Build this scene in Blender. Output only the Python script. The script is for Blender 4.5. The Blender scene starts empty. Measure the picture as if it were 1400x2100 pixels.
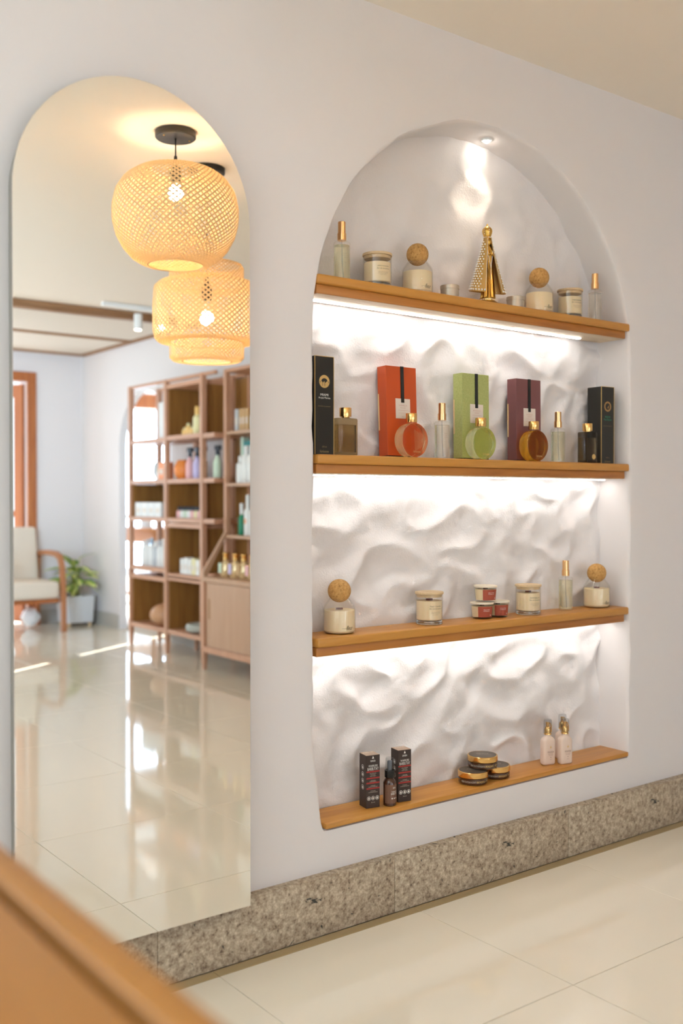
import bpy, bmesh, math, random
from mathutils import Vector, Matrix, noise

random.seed(7)
C = bpy.context.scene
COL = C.collection
PI = math.pi
rad = math.radians

# ---------------------------------------------------------------- camera, world, sun, area lights, exposure
cam_data = bpy.data.cameras.new('camera')
cam = bpy.data.objects.new('camera', cam_data)
COL.objects.link(cam)
cam.location = (0.0, -2.28, 1.2)
cam.rotation_euler = (rad(90 - 0.782), 0, rad(-37.13))
cam_data.sensor_fit = 'HORIZONTAL'
cam_data.sensor_width = 24.0
cam_data.lens = 2094.4 / 1400 * 24.0
cam_data.clip_start = 0.05
cam_data.dof.use_dof = True
cam_data.dof.focus_distance = 3.08
cam_data.dof.aperture_fstop = 1.9
C.camera = cam

world = bpy.data.worlds.new('sky')
world.use_nodes = True
bgn = world.node_tree.nodes['Background']
bgn.inputs[0].default_value = (0.80, 0.90, 1.0, 1)
bgn.inputs[1].default_value = 1.9
C.world = world

def light(name, kind, loc, rot, power, color, **kw):
    d = bpy.data.lights.new(name, kind)
    d.energy = power
    d.color = color
    for k, v in kw.items():
        setattr(d, k, v)
    o = bpy.data.objects.new(name, d)
    o.location = loc
    o.rotation_euler = rot
    COL.objects.link(o)
    return o

# sun: low, from the right and behind, only gets in through a slit in an added, unseen wall
SUN_EL = rad(32.5)
sd = Vector((-0.845 * math.cos(SUN_EL), 0.534 * math.cos(SUN_EL), -math.sin(SUN_EL)))
sun = light('sun', 'SUN', (8, -9, 6), (0, 0, 0), 26.0, (1.0, 0.98, 0.95), angle=rad(0.5))
sun.rotation_euler = sd.to_track_quat('-Z', 'Y').to_euler()
# daylight in the porch and door openings, plus an added front fill
DAY = (0.56, 0.76, 1.0)
light('front_fill', 'AREA', (-1.75, -0.03, 1.4), (rad(-90), 0, 0), 355, DAY, shape='RECTANGLE', size=2.3, size_y=2.0, spread=rad(118))  # added fill lamp with narrowed spread, brightens the far walls and shelving
light('daylight_porch', 'AREA', (4.75, -7.99, 1.3), (rad(90), 0, 0), 60, DAY, shape='RECTANGLE', size=1.1, size_y=1.7)
light('daylight_door', 'AREA', (2.75, -8.4, 1.2), (rad(90), 0, 0), 45, DAY, shape='RECTANGLE', size=1.5, size_y=2.1)

vs = C.view_settings
vs.view_transform = 'Standard'
vs.look = 'None'
vs.gamma = 1.0
vs.use_curve_mapping = False
vs.exposure = 0.18
C.display_settings.display_device = 'sRGB'
try:
    C.cycles.use_denoising = True
    C.cycles.max_bounces = 14
    C.cycles.diffuse_bounces = 5
    C.cycles.glossy_bounces = 6
    C.cycles.transmission_bounces = 10
    C.cycles.transparent_max_bounces = 16
    C.cycles.sample_clamp_indirect = 25.0
    C.cycles.blur_glossy = 0.5
except Exception:
    pass

# ---------------------------------------------------------------- materials
def srgb(r, g, b):
    f = lambda c: (c / 255 / 12.92) if c / 255 <= 0.04045 else ((c / 255 + 0.055) / 1.055) ** 2.4
    return (f(r), f(g), f(b))

def new_mat(name):
    m = bpy.data.materials.new(name)
    m.use_nodes = True
    return m, m.node_tree.nodes, m.node_tree.links

def P(name, col, rough=0.5, metal=0.0, trans=0.0, ior=1.45, emit=None, estr=0.0, coat=0.0, sss=0.0, spec=None):
    m, n, l = new_mat(name)
    b = n['Principled BSDF']
    b.inputs['Base Color'].default_value = (*col, 1)
    b.inputs['Roughness'].default_value = rough
    b.inputs['Metallic'].default_value = metal
    b.inputs['Transmission Weight'].default_value = trans
    b.inputs['IOR'].default_value = ior
    b.inputs['Coat Weight'].default_value = coat
    if spec is not None:
        b.inputs['Specular IOR Level'].default_value = spec
    if sss:
        b.inputs['Subsurface Weight'].default_value = sss
        b.inputs['Subsurface Radius'].default_value = (0.02, 0.012, 0.006)
    if emit:
        b.inputs['Emission Color'].default_value = (*emit, 1)
        b.inputs['Emission Strength'].default_value = estr
    return m

def ramp(n, stops):
    r = n.new('ShaderNodeValToRGB')
    e = r.color_ramp.elements
    e[0].position, e[0].color = stops[0][0], (*stops[0][1], 1)
    e[1].position, e[1].color = stops[-1][0], (*stops[-1][1], 1)
    for p, c in stops[1:-1]:
        x = e.new(p)
        x.color = (*c, 1)
    return r

def add_bump(m, scale, strength, dist=0.002, detail=4, scale2=None, strength2=0.0):
    n, l = m.node_tree.nodes, m.node_tree.links
    b = n['Principled BSDF']
    tc = n.new('ShaderNodeTexCoord')
    nz = n.new('ShaderNodeTexNoise')
    nz.inputs['Scale'].default_value = scale
    nz.inputs['Detail'].default_value = detail
    bp = n.new('ShaderNodeBump')
    bp.inputs['Strength'].default_value = strength
    bp.inputs['Distance'].default_value = dist
    l.new(tc.outputs['Object'], nz.inputs['Vector'])
    l.new(nz.outputs['Fac'], bp.inputs['Height'])
    if scale2:
        n2 = n.new('ShaderNodeTexNoise')
        n2.inputs['Scale'].default_value = scale2
        b2 = n.new('ShaderNodeBump')
        b2.inputs['Strength'].default_value = strength2
        b2.inputs['Distance'].default_value = 0.02
        l.new(tc.outputs['Object'], n2.inputs['Vector'])
        l.new(n2.outputs['Fac'], b2.inputs['Height'])
        l.new(b2.outputs['Normal'], bp.inputs['Normal'])
    l.new(bp.outputs['Normal'], b.inputs['Normal'])
    return m

def wood(name, dark, mid, lite, axis='X', scale=9.0, rough=0.42, stretch=0.07, coat=0.0):
    m, n, l = new_mat(name)
    b = n['Principled BSDF']
    tc = n.new('ShaderNodeTexCoord')
    mp = n.new('ShaderNodeMapping')
    s = [1.0, 1.0, 1.0]
    s['XYZ'.index(axis)] = stretch
    mp.inputs['Scale'].default_value = s
    nz = n.new('ShaderNodeTexNoise')
    nz.inputs['Scale'].default_value = scale * 3
    nz.inputs['Detail'].default_value = 6
    nz.inputs['Distortion'].default_value = 1.2
    r = ramp(n, [(0.25, dark), (0.5, mid), (0.75, lite)])
    l.new(tc.outputs['Object'], mp.inputs['Vector'])
    l.new(mp.outputs['Vector'], nz.inputs['Vector'])
    l.new(nz.outputs['Fac'], r.inputs['Fac'])
    l.new(r.outputs['Color'], b.inputs['Base Color'])
    b.inputs['Roughness'].default_value = rough
    b.inputs['Coat Weight'].default_value = coat
    bp = n.new('ShaderNodeBump')
    bp.inputs['Strength'].default_value = 0.15
    bp.inputs['Distance'].default_value = 0.001
    l.new(nz.outputs['Fac'], bp.inputs['Height'])
    l.new(bp.outputs['Normal'], b.inputs['Normal'])
    return m

def speckle(name, stops, scale, rough=0.6, scale2=None, bump=0.2):
    m, n, l = new_mat(name)
    b = n['Principled BSDF']
    tc = n.new('ShaderNodeTexCoord')
    nz = n.new('ShaderNodeTexNoise')
    nz.inputs['Scale'].default_value = scale
    nz.inputs['Detail'].default_value = 5
    nz.inputs['Roughness'].default_value = 0.7
    r = ramp(n, stops)
    l.new(tc.outputs['Object'], nz.inputs['Vector'])
    l.new(nz.outputs['Fac'], r.inputs['Fac'])
    out = r.outputs['Color']
    if scale2:
        n2 = n.new('ShaderNodeTexNoise')
        n2.inputs['Scale'].default_value = scale2
        n2.inputs['Detail'].default_value = 3
        n2.inputs['Distortion'].default_value = 1.5
        l.new(tc.outputs['Object'], n2.inputs['Vector'])
        r2 = ramp(n, [(0.665, (0, 0, 0)), (0.70, (1, 1, 1))])
        l.new(n2.outputs['Fac'], r2.inputs['Fac'])
        mx = n.new('ShaderNodeMixRGB')
        mx.inputs['Color2'].default_value = (0.035, 0.033, 0.028, 1)
        l.new(r2.outputs['Color'], mx.inputs['Fac'])
        l.new(out, mx.inputs['Color1'])
        out = mx.outputs['Color']
    l.new(out, b.inputs['Base Color'])
    b.inputs['Roughness'].default_value = rough
    bp = n.new('ShaderNodeBump')
    bp.inputs['Strength'].default_value = bump
    bp.inputs['Distance'].default_value = 0.001
    l.new(nz.outputs['Fac'], bp.inputs['Height'])
    l.new(bp.outputs['Normal'], b.inputs['Normal'])
    return m

def thin_glass(name, tint=(0.985, 0.98, 0.965), rough=0.02, ior=1.45):
    m, n, l = new_mat(name)
    n.remove(n['Principled BSDF'])
    tr = n.new('ShaderNodeBsdfTransparent')
    tr.inputs['Color'].default_value = (*tint, 1)
    gl = n.new('ShaderNodeBsdfGlossy')
    gl.inputs['Roughness'].default_value = rough
    lw = n.new('ShaderNodeLayerWeight')
    lw.inputs['Blend'].default_value = 0.5
    pw = n.new('ShaderNodeMath'); pw.operation = 'POWER'; pw.inputs[1].default_value = 4.0
    fr = n.new('ShaderNodeMath'); fr.operation = 'MULTIPLY_ADD'; fr.inputs[1].default_value = 0.55; fr.inputs[2].default_value = 0.035
    l.new(lw.outputs['Facing'], pw.inputs[0])
    l.new(pw.outputs[0], fr.inputs[0])
    mx = n.new('ShaderNodeMixShader')
    l.new(fr.outputs[0], mx.inputs[0])
    l.new(tr.outputs[0], mx.inputs[1])
    l.new(gl.outputs[0], mx.inputs[2])
    l.new(mx.outputs[0], n['Material Output'].inputs[0])
    return m

def liquid(name, col, ior=1.33):
    """clear tinted liquid: half plain see-through (so that light passes), half refracting"""
    m, n, l = new_mat(name)
    b = n['Principled BSDF']
    b.inputs['Base Color'].default_value = (*col, 1)
    b.inputs['Roughness'].default_value = 0.0
    b.inputs['Transmission Weight'].default_value = 1.0
    b.inputs['IOR'].default_value = ior
    tr = n.new('ShaderNodeBsdfTransparent')
    tr.inputs['Color'].default_value = (*col, 1)
    mx = n.new('ShaderNodeMixShader')
    mx.inputs[0].default_value = 0.28
    l.new(b.outputs[0], mx.inputs[1])
    l.new(tr.outputs[0], mx.inputs[2])
    l.new(mx.outputs[0], n['Material Output'].inputs[0])
    return m

def translucent(name, col, tcol, fac=0.5):
    m, n, l = new_mat(name)
    n.remove(n['Principled BSDF'])
    d = n.new('ShaderNodeBsdfDiffuse')
    d.inputs['Color'].default_value = (*col, 1)
    t = n.new('ShaderNodeBsdfTranslucent')
    t.inputs['Color'].default_value = (*tcol, 1)
    mx = n.new('ShaderNodeMixShader')
    mx.inputs[0].default_value = fac
    l.new(d.outputs[0], mx.inputs[1])
    l.new(t.outputs[0], mx.inputs[2])
    l.new(mx.outputs[0], n['Material Output'].inputs[0])
    return m

M = {}
M['wall'] = add_bump(P('wall_plaster', (0.74, 0.70, 0.69), 0.75), 90, 0.10, 0.002, 4, 3.0, 0.25)
M['olive'] = P('unseen_wall_dark', (0.20, 0.20, 0.14), 0.8)  # unseen left-hand walls kept dark to deepen the shade beside the mirror
M['niche'] = add_bump(P('niche_plaster', (0.75, 0.715, 0.705), 0.7), 170, 0.45, 0.003, 5)
M['ceiling'] = P('ceiling_paint', (0.88, 0.79, 0.68), 0.85)
M['tile'] = P('porcelain_tile', (0.75, 0.68, 0.56), 0.06, spec=0.75)
M['grout'] = P('grout', (0.50, 0.43, 0.33), 0.8)
M['granite'] = speckle('flamed_granite', [(0.30, (0.11, 0.075, 0.05)), (0.41, (0.33, 0.25, 0.175)), (0.54, (0.47, 0.385, 0.28)), (0.70, (0.68, 0.59, 0.46))], 80, 0.6, 17, 0.5)
M['shelfwood'] = wood('shelf_wood', (0.40, 0.155, 0.022), (0.53, 0.235, 0.04), (0.62, 0.30, 0.065), 'X', 9, 0.38)
M['ply'] = wood('pale_plywood', (0.60, 0.47, 0.32), (0.66, 0.53, 0.37), (0.70, 0.58, 0.42), 'X', 9, 0.6)
M['apron'] = wood('apron_wood', (0.30, 0.10, 0.015), (0.43, 0.16, 0.026), (0.50, 0.205, 0.04), 'X', 9, 0.42)
M['counter'] = wood('counter_wood', (0.27, 0.10, 0.012), (0.30, 0.115, 0.015), (0.325, 0.13, 0.019), 'Y', 5, 0.5)
M['etag'] = wood('rosewood', (0.48, 0.245, 0.14), (0.55, 0.29, 0.175), (0.60, 0.34, 0.215), 'Z', 8, 0.45)
M['etagx'] = wood('rosewood_boards', (0.48, 0.245, 0.14), (0.55, 0.29, 0.175), (0.60, 0.34, 0.215), 'Y', 8, 0.45)
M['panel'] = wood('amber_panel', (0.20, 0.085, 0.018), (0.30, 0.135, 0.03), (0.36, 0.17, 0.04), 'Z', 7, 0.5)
M['cabface'] = wood('cabinet_face', (0.47, 0.28, 0.17), (0.50, 0.30, 0.185), (0.53, 0.33, 0.21), 'Z', 6, 0.5)
M['redwood'] = wood('red_wood', (0.30, 0.085, 0.025), (0.40, 0.125, 0.035), (0.48, 0.17, 0.05), 'Z', 7, 0.4)
M['beam'] = wood('beam_wood', (0.22, 0.10, 0.04), (0.30, 0.15, 0.065), (0.36, 0.19, 0.09), 'X', 7, 0.6)
M['ceilpanel'] = add_bump(P('ceiling_panel', (0.70, 0.63, 0.54), 0.8), 60, 0.1)
M['mirror'] = P('mirror_silver', (0.93, 0.94, 0.92), 0.0, 1.0)
M['mirror_edge'] = P('mirror_edge', (0.55, 0.48, 0.42), 0.25, 0.3)
M['white'] = P('white_paint', (0.82, 0.82, 0.80), 0.5)
M['cream'] = P('cream_upholstery', (0.72, 0.63, 0.52), 0.85)
M['gold'] = P('gold_metal', (0.83, 0.52, 0.19), 0.18, 1.0)
M['rosegold'] = P('rose_gold_metal', (0.87, 0.52, 0.24), 0.16, 1.0)
M['brass_stain'] = P('gilded_resin', (0.70, 0.42, 0.10), 0.28, 1.0)
M['pearl'] = P('pearl', (0.88, 0.85, 0.80), 0.2, coat=0.5)
M['glass'] = thin_glass('clear_glass')
M['pane'] = thin_glass('window_glass', (0.98, 0.99, 0.99))
M['smoke'] = thin_glass('smoked_glass', (0.66, 0.58, 0.43), 0.04)
M['smokedark'] = thin_glass('dark_smoked_glass', (0.48, 0.42, 0.34), 0.04)
M['wax'] = P('wax', (0.84, 0.69, 0.46), 0.5, sss=0.2)
M['cork'] = speckle('cork', [(0.30, (0.17, 0.075, 0.02)), (0.45, (0.48, 0.25, 0.070)), (0.62, (0.58, 0.33, 0.11))], 120, 0.8, None, 0.4)
M['lidwood'] = wood('lid_wood', (0.55, 0.38, 0.20), (0.64, 0.46, 0.26), (0.70, 0.53, 0.32), 'X', 25, 0.5)
M['lidpale'] = wood('pale_lid_wood', (0.68, 0.58, 0.43), (0.74, 0.65, 0.50), (0.78, 0.70, 0.57), 'X', 25, 0.5)
M['wick'] = P('wood_wick', (0.16, 0.045, 0.03), 0.8)
M['ink'] = P('grey_print', (0.13, 0.12, 0.09), 0.6)
M['inkfaint'] = P('faint_print', (0.30, 0.27, 0.21), 0.6)
M['inkpink'] = P('pink_print', (0.60, 0.33, 0.28), 0.6)
M['inkwhite'] = P('white_print', (0.80, 0.76, 0.70), 0.5)
M['inkcream'] = P('cream_print', (0.55, 0.47, 0.38), 0.5)
M['inkgold'] = P('gold_foil', (0.72, 0.50, 0.20), 0.3, 0.7)
M['inkgreen'] = P('green_foil', (0.03, 0.30, 0.16), 0.4)
M['inkbrown'] = P('brown_print', (0.18, 0.06, 0.04), 0.6)
M['inkred'] = P('red_band', (0.36, 0.028, 0.022), 0.5)
M['tin'] = P('brushed_tin', (0.52, 0.45, 0.36), 0.38, 0.6)
M['boxblack'] = P('black_card', (0.020, 0.018, 0.014), 0.28, spec=0.5)
M['boxorange'] = P('orange_card', (0.53, 0.075, 0.012), 0.34)
M['boxgreen'] = speckle('green_patterned_card', [(0.40, (0.34, 0.38, 0.11)), (0.60, (0.43, 0.46, 0.17))], 240, 0.4, None, 0.05)
M['boxplum'] = P('plum_card', (0.19, 0.068, 0.070), 0.32)
M['boxbrown'] = P('dark_brown_card', (0.038, 0.022, 0.016), 0.5)
M['boxtan'] = P('tan_card_top', (0.42, 0.30, 0.22), 0.5)
M['ribbon'] = P('black_ribbon', (0.012, 0.012, 0.010), 0.5)
M['card'] = P('ivory_card', (0.72, 0.64, 0.56), 0.6)
M['reed'] = P('reed_wood', (0.72, 0.50, 0.26), 0.7)
M['liqorange'] = liquid('apricot_liquid', (0.98, 0.76, 0.46))
M['liqgreen'] = liquid('pale_green_liquid', (0.93, 0.93, 0.62))
M['liqamber'] = liquid('amber_liquid', (0.88, 0.50, 0.07))
M['liqpale'] = liquid('pale_lime_liquid', (0.95, 0.94, 0.76))
M['liqclear'] = liquid('clear_liquid', (0.97, 0.95, 0.90))
M['footglass'] = P('thick_glass', (0.97, 0.98, 0.95), 0.0, 0.0, 1.0, 1.5)
M['liqsmoke'] = liquid('smoky_liquid', (0.82, 0.72, 0.55))
M['label_red'] = P('terracotta_label', (0.36, 0.07, 0.035), 0.55)
M['amberjar'] = P('brown_glossy_glass', (0.060, 0.020, 0.008), 0.08, coat=0.6)
M['jartop'] = P('brown_lid_disc', (0.10, 0.075, 0.055), 0.35)
M['lotion'] = P('blush_plastic', (0.74, 0.58, 0.48), 0.35)
M['blackplastic'] = P('black_plastic', (0.010, 0.010, 0.010), 0.25)
M['greyplastic'] = thin_glass('frosted_clear_plastic', (0.82, 0.83, 0.84), 0.2)
M['pumpgrey'] = P('grey_plastic', (0.14, 0.14, 0.15), 0.35)
M['brownlabel'] = P('brown_label', (0.16, 0.075, 0.045), 0.5)
M['led'] = P('led_diffuser', (0.9, 0.9, 0.9), 0.5, emit=(1.0, 0.985, 0.965), estr=18.0)
M['alu'] = P('aluminium', (0.75, 0.75, 0.75), 0.35, 1.0)
M['bulb'] = P('glowing_bulb', (1, 1, 1), 0.5, emit=(1.0, 0.79, 0.55), estr=205.0)
M['bamboo'] = translucent('bamboo_strip', (0.88, 0.66, 0.38), (0.97, 0.74, 0.40), 0.08)
M['linen'] = translucent('paper_liner', (0.80, 0.70, 0.56), (0.85, 0.72, 0.55), 0.55)
M['blackmetal'] = P('black_canopy', (0.018, 0.017, 0.015), 0.45)
M['leaf'] = None
M['potgrey'] = P('pot_glaze', (0.66, 0.67, 0.68), 0.18)
M['soil'] = P('soil', (0.05, 0.03, 0.02), 0.9)
M['spot'] = P('spotlight_lens', (1, 1, 1), 0.4, emit=(1.0, 0.88, 0.72), estr=18.0)

# ---------------------------------------------------------------- mesh helpers
class MB:
    """collects vertices and faces of ONE mesh object"""
    def __init__(s):
        s.v, s.f, s.m, s.mi = [], [], [], 0
    def face(s, idx):
        s.f.append(tuple(idx)); s.m.append(s.mi)
    def add(s, vs, fs):
        b = len(s.v)
        s.v += [tuple(v) for v in vs]
        for f in fs:
            s.face([b + i for i in f])
        return s
    def box(s, x0, x1, y0, y1, z0, z1, mat4=None):
        vs = [(x0, y0, z0), (x1, y0, z0), (x1, y1, z0), (x0, y1, z0), (x0, y0, z1), (x1, y0, z1), (x1, y1, z1), (x0, y1, z1)]
        if mat4 is not None:
            vs = [mat4 @ Vector(v) for v in vs]
        return s.add(vs, [(0, 3, 2, 1), (4, 5, 6, 7), (0, 1, 5, 4), (1, 2, 6, 5), (2, 3, 7, 6), (3, 0, 4, 7)])
    def bevbox(s, x0, x1, y0, y1, z0, z1, r, seg=2, mat4=None):
        bm = bmesh.new()
        bmesh.ops.create_cube(bm, size=1.0)
        for v in bm.verts:
            v.co = Vector(((x0 + x1) / 2 + v.co.x * (x1 - x0), (y0 + y1) / 2 + v.co.y * (y1 - y0), (z0 + z1) / 2 + v.co.z * (z1 - z0)))
        bmesh.ops.bevel(bm, geom=bm.edges[:], offset=r, segments=seg, profile=0.5, affect='EDGES')
        bm.verts.index_update()
        vs = [(mat4 @ v.co) if mat4 is not None else v.co.copy() for v in bm.verts]
        fs = [[v.index for v in f.verts] for f in bm.faces]
        bm.free()
        return s.add(vs, fs)
    def lathe(s, prof, n=32, c=(0, 0, 0), sx=1.0, sy=1.0):
        b0 = len(s.v)
        rows = []
        for r, z in prof:
            if r < 1e-6:
                s.v.append((c[0], c[1], c[2] + z)); rows.append([len(s.v) - 1])
            else:
                row = []
                for k in range(n):
                    a = 2 * PI * k / n
                    s.v.append((c[0] + r * sx * math.cos(a), c[1] + r * sy * math.sin(a), c[2] + z)); row.append(len(s.v) - 1)
                rows.append(row)
        for A, B in zip(rows, rows[1:]):
            for k in range(n):
                k2 = (k + 1) % n
                if len(A) == 1 and len(B) == 1:
                    continue
                if len(A) == 1:
                    s.face((A[0], B[k2], B[k]))
                elif len(B) == 1:
                    s.face((A[k], A[k2], B[0]))
                else:
                    s.face((A[k], A[k2], B[k2], B[k]))
        return s
    def loft(s, secs, cap=True):
        rows = []
        for sec in secs:
            row = []
            for p in sec:
                s.v.append(tuple(p)); row.append(len(s.v) - 1)
            rows.append(row)
        n = len(rows[0])
        for A, B in zip(rows, rows[1:]):
            for k in range(n):
                k2 = (k + 1) % n
                s.face((A[k], A[k2], B[k2], B[k]))
        if cap:
            s.face(list(reversed(rows[0]))); s.face(rows[-1])
        return s
    def tube(s, pts, r, n=8, cap=True):
        pts = [Vector(p) for p in pts]
        rr = r if isinstance(r, (list, tuple)) else [r] * len(pts)
        secs = []
        up = Vector((0.13, 0.27, 0.95)).normalized()
        for i, p in enumerate(pts):
            t = (pts[min(i + 1, len(pts) - 1)] - pts[max(i - 1, 0)]).normalized()
            a = t.cross(up)
            if a.length < 1e-3:
                a = t.cross(Vector((1, 0, 0)))
            a.normalize()
            b = a.cross(t).normalized()
            secs.append([p + (a * math.cos(2 * PI * k / n) + b * math.sin(2 * PI * k / n)) * rr[i] for k in range(n)])
        return s.loft(secs, cap)
    def sphere(s, c, r, n=16, m=10, sz=1.0):
        prof = [(r * math.sin(PI * i / m), -r * sz * math.cos(PI * i / m)) for i in range(m + 1)]
        prof[0] = (0, prof[0][1]); prof[-1] = (0, prof[-1][1])
        return s.lathe(prof, n, c)
    def prism(s, poly, y0, y1, axis='Y'):
        """poly of (a, b) pairs extruded along axis"""
        def pt(a, b, t):
            return (a, t, b) if axis == 'Y' else ((t, a, b) if axis == 'X' else (a, b, t))
        n = len(poly)
        b = len(s.v)
        s.v += [pt(a, q, y0) for a, q in poly] + [pt(a, q, y1) for a, q in poly]
        s.face(range(b, b + n)); s.face(reversed(range(b + n, b + 2 * n)))
        for k in range(n):
            k2 = (k + 1) % n
            s.face((b + k2, b + k, b + n + k, b + n + k2))
        return s
    def mesh(s, name, mats, smooth=True, angle=35):
        me = bpy.data.meshes.new(name)
        me.from_pydata(s.v, [], s.f)
        bm = bmesh.new(); bm.from_mesh(me)
        bmesh.ops.recalc_face_normals(bm, faces=bm.faces[:])
        bm.to_mesh(me); bm.free()
        if not isinstance(mats, (list, tuple)):
            mats = [mats]
        for m in mats:
            me.materials.append(m)
        for p, mi in zip(me.polygons, s.m):
            p.material_index = mi
        if smooth:
            me.polygons.foreach_set('use_smooth', [True] * len(me.polygons))
            try:
                me.set_sharp_from_angle(angle=rad(angle))
            except Exception:
                pass
        me.update()
        return me
    def build(s, name, mats, parent=None, loc=None, smooth=True, angle=35):
        return link(name, s.mesh(name, mats, smooth, angle), parent, loc)

def link(name, me, parent=None, loc=None):
    o = bpy.data.objects.new(name, me)
    COL.objects.link(o)
    if parent is not None:
        o.parent = parent
    if loc is not None:
        o.location = loc
    return o

def tag(o, label=None, cat=None, group=None, kind=None):
    if label: o['label'] = label
    if cat: o['category'] = cat
    if group: o['group'] = group
    if kind: o['kind'] = kind
    return o

def thing(name, label, cat, loc, rz=0.0, group=None):
    o = bpy.data.objects.new(name, None)
    o.empty_display_size = 0.05
    COL.objects.link(o)
    o.location = loc
    o.rotation_euler = (0, 0, rz)
    return tag(o, label, cat, group)

def dup(root, label, loc, rz=0.0):
    r = root.copy(); COL.objects.link(r)
    r.location = loc; r.rotation_euler = (0, 0, rz)
    r['label'] = label
    for ch in list(root.children):
        c = ch.copy(); COL.objects.link(c); c.parent = r
        for g in list(ch.children):
            d = g.copy(); COL.objects.link(d); d.parent = c
    return r

def struct(name, mb, mat, smooth=False, parent=None, label=None):
    o = mb.build(name, mat, parent, smooth=smooth)
    if parent is None:
        o['kind'] = 'structure'
    if label:
        o['label'] = label
    return o

# lettering: every string is turned to a flat mesh once
TEXTS = ['LIMÃO SICILIANO', 'flor de laranjeira', 'vela perfumada 200g', 'fleur', 'MIAMI', 'Acqua Marina', 'DIFUSOR DE AROMAS', '250 ml', 'Varhomme', 'MOSCOW', 'Pinus Silvestre',
         'VANILLA', 'ROSÉ', 'home spray', 'Musk + Camélia', 'VELA MINI', 'BARBA', 'WARRIORS', 'BARBUTAY', 'tônico fortalecedor', 'crescimento', 'hidratação', '30 ml', 'BRONZANTE', 'corpo',
         'HIDRATANTE', 'Carioca', 'creme corporal', 'MUSA ROSA', 'loção hidratante', 'Creme corporal', '100 ml', 'FIGO', 'CHÁ BRANCO', 'MADEIRA', 'perfume de ambiente']
TM = {}
def make_texts():
    tmp = []
    for t in TEXTS:
        cu = bpy.data.curves.new('lettering', 'FONT')
        cu.body = t
        cu.align_x = 'CENTER'
        cu.align_y = 'CENTER'
        cu.size = 1.0
        cu.resolution_u = 2
        if t in ('fleur', 'Carioca', 'flor de laranjeira', 'Varhomme'):
            cu.shear = 0.35
        o = bpy.data.objects.new('lettering', cu)
        COL.objects.link(o)
        tmp.append((t, o, cu))
    dg = bpy.context.evaluated_depsgraph_get()
    for t, o, cu in tmp:
        me = bpy.data.meshes.new_from_object(o.evaluated_get(dg))
        vs = [v.co.copy() for v in me.vertices]
        fs = [list(p.vertices) for p in me.polygons]
        xs = [v.x for v in vs]; ys = [v.y for v in vs]
        TM[t] = ([(v.x - (min(xs) + max(xs)) / 2, v.y - (min(ys) + max(ys)) / 2) for v in vs], fs, max(xs) - min(xs), max(ys) - min(ys))
        bpy.data.meshes.remove(me)
        bpy.data.objects.remove(o)
        bpy.data.curves.remove(cu)
make_texts()

class Print(MB):
    """flat print laid on a surface by a mapping fn(u, v) -> point; every word is a piece of its own, marks are cut with new()"""
    def __init__(s):
        super().__init__(); s.cuts = []
    def new(s):
        s.cuts.append((len(s.v), len(s.f)))
    def build(s, name, mats, parent=None, loc=None, smooth=False, angle=35):
        cuts = sorted(set([(0, 0)] + s.cuts + [(len(s.v), len(s.f))]))
        o = None
        for (v0, f0), (v1, f1) in zip(cuts, cuts[1:]):
            if f1 > f0:
                m = MB(); m.add(s.v[v0:v1], [[i - v0 for i in f] for f in s.f[f0:f1]])
                o = MB.build(m, name, mats, parent, loc, smooth, angle)
        return o
    def word(s, fn, t, u, v, width=None, height=None):
        s.new()
        pts, fs, w, h = TM[t]
        k = width / w if width else height / h
        kv = height / h if (width and height) else k
        s.add([fn(u + x * k, v + y * kv) for x, y in pts], fs)
        s.new()
        return s
    def disc(s, fn, u, v, r0, r1, n=28, e=1.0):
        ring0 = [fn(u + r0 * math.cos(2 * PI * k / n), v + r0 * e * math.sin(2 * PI * k / n)) for k in range(n)]
        ring1 = [fn(u + r1 * math.cos(2 * PI * k / n), v + r1 * e * math.sin(2 * PI * k / n)) for k in range(n)]
        return s.add(ring0 + ring1, [(k, (k + 1) % n, n + (k + 1) % n, n + k) for k in range(n)])
    def poly(s, fn, pts):
        return s.add([fn(u, v) for u, v in pts], [list(range(len(pts)))])
    def rect(s, fn, u0, u1, v0, v1, nu=1):
        vs, fs = [], []
        for i in range(nu + 1):
            u = u0 + (u1 - u0) * i / nu
            vs += [fn(u, v0), fn(u, v1)]
        for i in range(nu):
            fs.append((2 * i, 2 * i + 2, 2 * i + 3, 2 * i + 1))
        return s.add(vs, fs)

def cyl(R, a0=0.0, z0=0.0, off=0.0004):
    """print surface wrapped on an upright cylinder, centred on the direction a0 (0 = front, towards -Y; positive = to the right)"""
    def fn(u, v):
        a = a0 + u / R
        return ((R + off) * math.sin(a), -(R + off) * math.cos(a), z0 + v)
    return fn

def front(y, x0=0.0, z0=0.0):
    return lambda u, v: (x0 + u, y - 0.0004, z0 + v)

def side(x, y0=0.0, z0=0.0):
    return lambda u, v: (x - 0.0004, y0 - u, z0 + v)

def rrect(hx, hy, r, z, n=5, cx=0, cy=0):
    pts = []
    for sx, sy, a0 in ((1, 1, 0), (-1, 1, 90), (-1, -1, 180), (1, -1, 270)):
        for k in range(n + 1):
            a = rad(a0 + 90 * k / n)
            pts.append((cx + sx * (hx - r) + r * math.cos(a), cy + sy * (hy - r) + r * math.sin(a), z))
    return pts

# ---------------------------------------------------------------- the room
XL, XR, YR, H = -3.2, 4.02, -7.35, 2.608

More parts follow.
